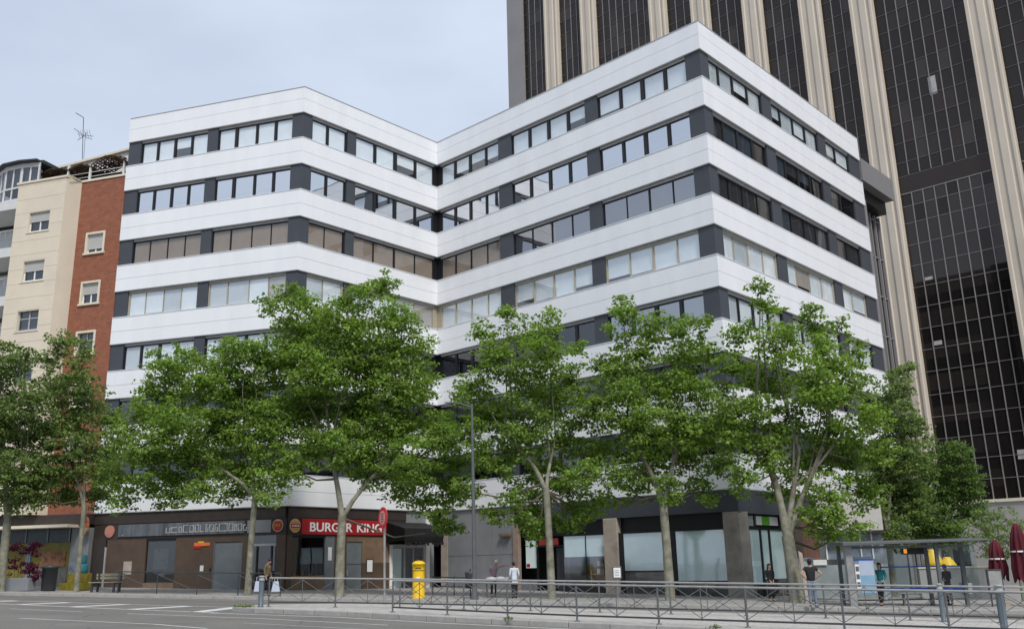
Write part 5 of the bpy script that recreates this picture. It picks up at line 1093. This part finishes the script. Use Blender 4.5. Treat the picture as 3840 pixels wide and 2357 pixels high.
def person(label, pos, rz, h, J, shirt, trousers, shoes=(.03, .03, .03), hair=m_hair, long=False, sleeve=1.0, coat=0, skirt=False, slim=1.0, head_pitch=0):
    """J: joints for a 1.72 m figure facing -y (x to its left): overrides for the standing pose"""
    k = h/1.72
    S = dict(pel=(0, 0, .95), waist=(0, 0, 1.08), chest=(0, 0, 1.28), neck=(0, .01, 1.46), head=(0, -.01, 1.60),
             shL=(.18, 0, 1.40), elL=(.23, .02, 1.12), wrL=(.23, -.06, .88), shR=(-.18, 0, 1.40), elR=(-.23, .02, 1.12), wrR=(-.23, -.06, .88),
             hiL=(.09, 0, .90), knL=(.10, -.01, .49), anL=(.10, .02, .09), hiR=(-.09, 0, .90), knR=(-.10, -.01, .49), anR=(-.10, .02, .09))
    S.update(J); S = {a: tuple(c*k for c in p) for a, p in S.items()}
    root = empty('person', pos, rz, label, 'person')
    hp = S['head']; up = Vector(hp)-Vector(S['neck']); up = up.normalized(); fw = Vector((0, -1, 0)); fw = (fw-up*fw.dot(up)).normalized(); fw = (Matrix.Rotation(head_pitch, 3, up.cross(fw)) @ fw)
    def hpt(u, f): return tuple(Vector(hp)+up*u*k+fw*f*k)
    ch = [[('pel', S['pel'], (.105*k*slim, .075*k)), ('waist', S['waist'], (.105*k*slim, .072*k)), ('chest', S['chest'], (.15*k*slim, .10*k)), ('nb', lerp3(S['chest'], S['neck'], .7), (.085*k, .07*k)), ('neck', S['neck'], .052*k),
           ('jaw', hpt(-.055, .025), (.062*k, .072*k)), ('mid', hpt(.015, .0), (.078*k, .092*k)), ('crn', hpt(.085, -.01), (.058*k, .070*k))],
          [('mid', hpt(.015, .0), .08*k), ('nose', hpt(-.01, .108), .012*k)]]
    for s in 'LR':
        sh, el, wr = S['sh'+s], S['el'+s], S['wr'+s]; sgn = 1 if s == 'L' else -1
        d = Vector(wr)-Vector(el); d = d.normalized(); side = d.cross(Vector((0, 1, .001))).normalized(); pn = d.cross(side).normalized()
        palm = tuple(Vector(wr)+d*.055*k)
        ch.append([('chest', S['chest'], .1), ('sh'+s, sh, .056*k), ('ua'+s, lerp3(sh, el, .5), .045*k), ('el'+s, el, .039*k), ('fa'+s, lerp3(el, wr, .4), .036*k), ('wr'+s, wr, .024*k), ('pm'+s, palm, (.036*k, .016*k))])
        for i, (off, ln) in enumerate(((-.028, .062), (-.010, .075), (.009, .070), (.027, .055))):
            b0 = Vector(palm)+d*.035*k+side*off*k; m1 = b0+d*ln*.5*k+pn*.006*k; e1 = b0+d*ln*.9*k+pn*.022*k
            ch.append([('pm'+s, palm, .03), (f'k{s}{i}', tuple(b0), .0095*k), (f'm{s}{i}', tuple(m1), .0085*k), (f't{s}{i}', tuple(e1), .0065*k)])
        b0 = Vector(palm)-d*.01*k-side*.04*k*sgn; ch.append([('pm'+s, palm, .03), (f'th{s}', tuple(b0), .011*k), (f'tt{s}', tuple(b0+d*.045*k-side*.018*k*sgn), .008*k)])
        hi, kn, an = S['hi'+s], S['kn'+s], S['an'+s]
        toe = (an[0], an[1]-.15*k, an[2]-.05*k)
        ch.append([('pel', S['pel'], .1), ('hi'+s, hi, .085*k), ('th_'+s, lerp3(hi, kn, .5), .070*k), ('kn'+s, kn, .050*k), ('ca'+s, lerp3(kn, an, .35), .049*k), ('an'+s, an, .034*k), ('toe'+s, toe, (.035*k, .025*k))])
    def face_bits(b):
        rt = up.cross(fw)
        for sgn in (-1, 1): b.ball(Vector(hpt(.012, .083))+rt*sgn*.031*k, .0085*k, 1); b.ball(Vector(hpt(-.005, .0))+rt*sgn*.088*k, .02*k, 0, (.5, 1, 1.3))
        p = Vector(hpt(-.055, .096)); b.bar(p-rt*.022*k, p+rt*.022*k, .008*k, .006*k, 2)
    skin('body', ch, [m_skin, m_eye, cloth('lips', (.30, .10, .09))], root, 2, face_bits)
    # clothing: the same skeleton, a little fuller
    g = 1.13; zc = coat
    sh_ = [[('pel', lerp3(S['pel'], S['waist'], -.6), (.162*k*slim, .125*k)), ('waist', S['waist'], (.143*k*slim, .106*k)), ('chest', S['chest'], (.17*k*slim, .118*k)), ('nb', lerp3(S['chest'], S['neck'], .72), (.10*k, .085*k)), ('col', lerp3(S['chest'], S['neck'], .93), .062*k)]]
    if zc: sh_.append([('pel', lerp3(S['pel'], S['waist'], -.6), .1), ('sk', (0, S['pel'][1], (S['pel'][2]+zc*k)/2), (.165*k*slim, .135*k)), ('hem', (0, S['pel'][1], zc*k), (.185*k*slim, .15*k))])
    for s in 'LR':
        e = S['el'+s]; w_ = S['wr'+s]
        c = [('chest', S['chest'], .1), ('sh'+s, S['sh'+s], .070*k), ('ua'+s, lerp3(S['sh'+s], e, .5), .058*k)]
        if sleeve > .5: c += [('el'+s, e, .051*k), ('fa'+s, lerp3(e, w_, .5), .045*k), ('cu'+s, lerp3(e, w_, .93), .038*k)]
        sh_.append(c)
    skin('shirt' if not zc else 'coat', sh_, shirt, root)
    if trousers:
        tr_ = [[('wst', lerp3(S['pel'], S['waist'], .35), (.145*k*slim, .108*k)), ('pel', lerp3(S['pel'], S['waist'], -.1), (.150*k*slim, .115*k))]]
        for s in 'LR': tr_.append([('pel', S['pel'], .1), ('hi'+s, S['hi'+s], .098*k), ('th_'+s, lerp3(S['hi'+s], S['kn'+s], .5), .083*k), ('kn'+s, S['kn'+s], .064*k), ('ca'+s, lerp3(S['kn'+s], S['an'+s], .45), .060*k), ('hem'+s, lerp3(S['kn'+s], S['an'+s], .93), .052*k)])
        skin('trousers', tr_, trousers, root)
    ms = cloth('shoe', shoes)
    for s in 'LR':
        an = S['an'+s]; skin('shoe', [[('h', (an[0], an[1]+.035*k, an[2]-.045*k), (.042*k, .04*k)), ('m', (an[0], an[1]-.05*k, an[2]-.05*k), (.044*k, .038*k)), ('t', (an[0], an[1]-.16*k, an[2]-.06*k), (.038*k, .026*k))], [('h', an, .03), ('a', (an[0], an[1]+.02*k, an[2]+.02*k), .042*k)]], ms, root, 1)
    hb = MB(); cen = hpt(.042, -.020); hb.ball(cen, .1*k, 0, (.88, 1.02, .86), 16, 10)
    if long: hb.tube([hpt(.03, -.05), hpt(-.06, -.075), hpt(-.17, -.085), hpt(-.25, -.08)], [.085*k, .082*k, .075*k, .035*k], 12)
    else: hb.ball(hpt(-.03, -.045), .07*k, 0, (1.0, .75, .9), 12, 8)
    hb.build('hair', hair, root)
    return root
blk = cloth('black_shirt', (.018, .018, .019)); jean = cloth('pale_jeans', (.16, .20, .27)); dkt = cloth('dark_trousers', (.014, .015, .02)); teal = cloth('teal_jacket', (.015, .16, .19)); navy = cloth('navy_coat', (.018, .022, .035))
white = cloth('white_coat', (.62, .66, .74)); camo = cloth('camouflage_jacket', (.14, .10, .06)); pink = cloth('striped_pink_top', (.30, .22, .26)); beige = cloth('beige_jacket', (.34, .31, .25))
def gp3(x, y): return Vector(gz(x, y))
pm = person('man in black shirt and pale jeans standing with hands on hips seen from behind', gp3(11.12, 35.9), math.pi, 1.66, dict(elL=(.38, .10, 1.18), wrL=(.19, -.02, 1.02), elR=(-.38, .10, 1.18), wrR=(-.19, -.02, 1.02)), blk, jean, (.5, .5, .5), sleeve=.3, slim=1.1)
pw = person('woman in teal jacket with long dark hair standing at the bus shelter', gp3(14.25, 37.6), -.5, 1.56, dict(elL=(.22, -.02, 1.12), wrL=(.14, -.24, 1.0), elR=(-.24, .0, 1.14), wrR=(-.10, -.24, .98), knL=(.02, -.02, .49), anL=(-.04, .0, .09)), teal, dkt, long=True, slim=.9)
b = MB(); b.box(-.03, .07, -.36, -.22, .80, .90); b.build('handbag', m_cyan, None).location = (0, 0, 0); hb_ = bpy.data.objects['handbag']; hb_.location = pw.location; hb_.rotation_euler = pw.rotation_euler; tag(hb_, 'small cyan bag held by the woman in teal', 'bag')
p2 = person('woman in dark navy coat standing in the bus shelter holding pale bag', gp3(17.2, 38.6), -1.2, 1.52, dict(elL=(.22, -.03, 1.12), wrL=(.16, -.26, 1.05), elR=(-.22, -.03, 1.12), wrR=(-.1, -.28, 1.02), head=(0, -.06, 1.59)), navy, dkt, coat=.60, head_pitch=.2)
bagr = empty('carrier_bag', gp3(17.75, 38.3)+Vector((0, 0, .42)), -.2, 'pale grey carrier bag carried by the woman in navy', 'bag'); b = MB(); b.hexa([(-.19, -.09, 0), (.19, -.09, 0), (.19, .09, 0), (-.19, .09, 0), (-.23, -.05, .42), (.23, -.05, .40), (.23, .05, .40), (-.23, .05, .42)]); loc(bagr, b, 'sack', mat('pale_bag', (.45, .48, .52), .6, .1), .03); b = MB(); b.tube([(-.12, 0, .40), (-.10, 0, .6), (.10, 0, .6), (.12, 0, .40)], .012, 6); loc(bagr, b, 'handle', m_dsteel)
person('figure in long black cloak standing beside the thick corner trunk', gp3(11.05, 41.1), .3, 1.5, dict(elL=(.19, -.02, 1.14), wrL=(.1, -.12, .95), elR=(-.19, -.02, 1.14), wrR=(-.1, -.12, .95)), cloth('black_cloak', (.012, .012, .013)), dkt, long=True, coat=.22)
person('person in white coat seen from behind at the shop door', gp3(.55, 42.9), math.pi+.3, 1.5, dict(wrL=(.18, -.14, .92), wrR=(-.18, -.14, .92), head=(.02, -.03, 1.59)), white, dkt, coat=.74)
ps = person('person in striped mauve top leaning forward with one arm stretched out', gp3(-.35, 44.4), .35, 1.62, dict(chest=(.02, -.08, 1.26), neck=(.04, -.14, 1.43), head=(.06, -.20, 1.55), shL=(.2, -.10, 1.38), elL=(.42, -.16, 1.40), wrL=(.66, -.2, 1.46), shR=(-.15, -.08, 1.36)), pink, dkt, hair=m_hairg)
for k in range(3):
    b = MB(); z = 1.02+.11*k
person('person in brown patterned jacket and dark trousers walking with white bags', gp3(-10.15, 43.2), 1.2, 1.58, dict(head=(0, -.08, 1.58), knL=(.1, -.12, .5), anL=(.1, .0, .10), knR=(-.1, .02, .5), anR=(-.1, .2, .12)), camo, dkt, slim=1.1)
m_wbag = mat('white_carrier_bag', (.45, .50, .58), .6, .08)
for i, (dx, lb_) in enumerate(((-.38, 'white carrier bag hanging left of the walker in brown jacket'), (.40, 'wide white carrier bag hanging right of the walker in brown jacket'))):
    r_ = empty('carrier_bag', gp3(-10.15+dx, 43.1)+Vector((0, 0, .18)), 0, lb_, 'bag', 'white carrier bags of the walker'); b = MB(); b.hexa([(-.16-.03*i, -.08, 0), (.16+.03*i, -.08, 0), (.16+.03*i, .08, 0), (-.16-.03*i, .08, 0), (-.11, -.04, .44), (.11, -.04, .44), (.11, .04, .44), (-.11, .04, .44)]); loc(r_, b, 'sack', m_wbag, .03); b = MB(); b.tube([(-.07, 0, .43), (-.05, 0, .62), (.05, 0, .62), (.07, 0, .43)], .01, 6); loc(r_, b, 'handle', m_wbag)
person('seated person in beige jacket at the left edge with dark trousers', gp3(-24.0, 46.2), .9, 1.66, dict(pel=(0, 0, .52), waist=(0, -.04, .64), chest=(0, -.12, .84), neck=(0, -.2, 1.0), head=(0, -.28, 1.11), shL=(.18, -.14, .95), elL=(.22, -.26, .72), wrL=(.12, -.45, .62), shR=(-.18, -.14, .95), elR=(-.22, -.26, .72), wrR=(-.12, -.45, .62), hiL=(.09, -.02, .50), knL=(.12, -.44, .50), anL=(.12, -.42, .09), hiR=(-.09, -.02, .50), knR=(-.12, -.44, .50), anR=(-.12, -.40, .09)), beige, dkt, hair=m_hairg)
sb = empty('bench', gp3(-23.95, 46.25), .9, 'grey metal seat under the person in beige at the left edge', 'bench'); b = MB(); b.box(-.6, .6, -.18, .25, .36, .41); loc(sb, b, 'seat', m_grey, .01)
for s in (-.52, .52): b = MB(); b.box(s-.03, s+.03, -.15, .22, 0, .359); loc(sb, b, 'leg', m_grey)
# the stall table the two people stand at, with cloth-covered goods
st = empty('stall_table', gp3(.05, 43.3), .1, 'low table with pale cloth covered goods between the two people by the shop door', 'table'); b = MB(); b.box(-.75, .55, -.3, .3, .70, .74); loc(st, b, 'tabletop', m_steel)
for sx in (-.68, .48):
    for sy in (-.24, .24): b = MB(); b.box(sx-.02, sx+.02, sy-.02, sy+.02, 0, .699); loc(st, b, 'leg', m_steel)
b = MB()
for x, r, z in ((-.5, .26, .78), (-.1, .24, .79), (.25, .2, .77)): b.ball((x, 0, z), r, 0, (1, .9, .42))
cl2 = b.build('cloth_bundle', mat('pale_grey_cloth', (.42, .42, .44), .9, .1, 6)); cl2.location = Vector(st.location); cl2.rotation_euler = st.rotation_euler; tag(cl2, 'pale grey cloth bundle lying on the stall table', 'cloth')
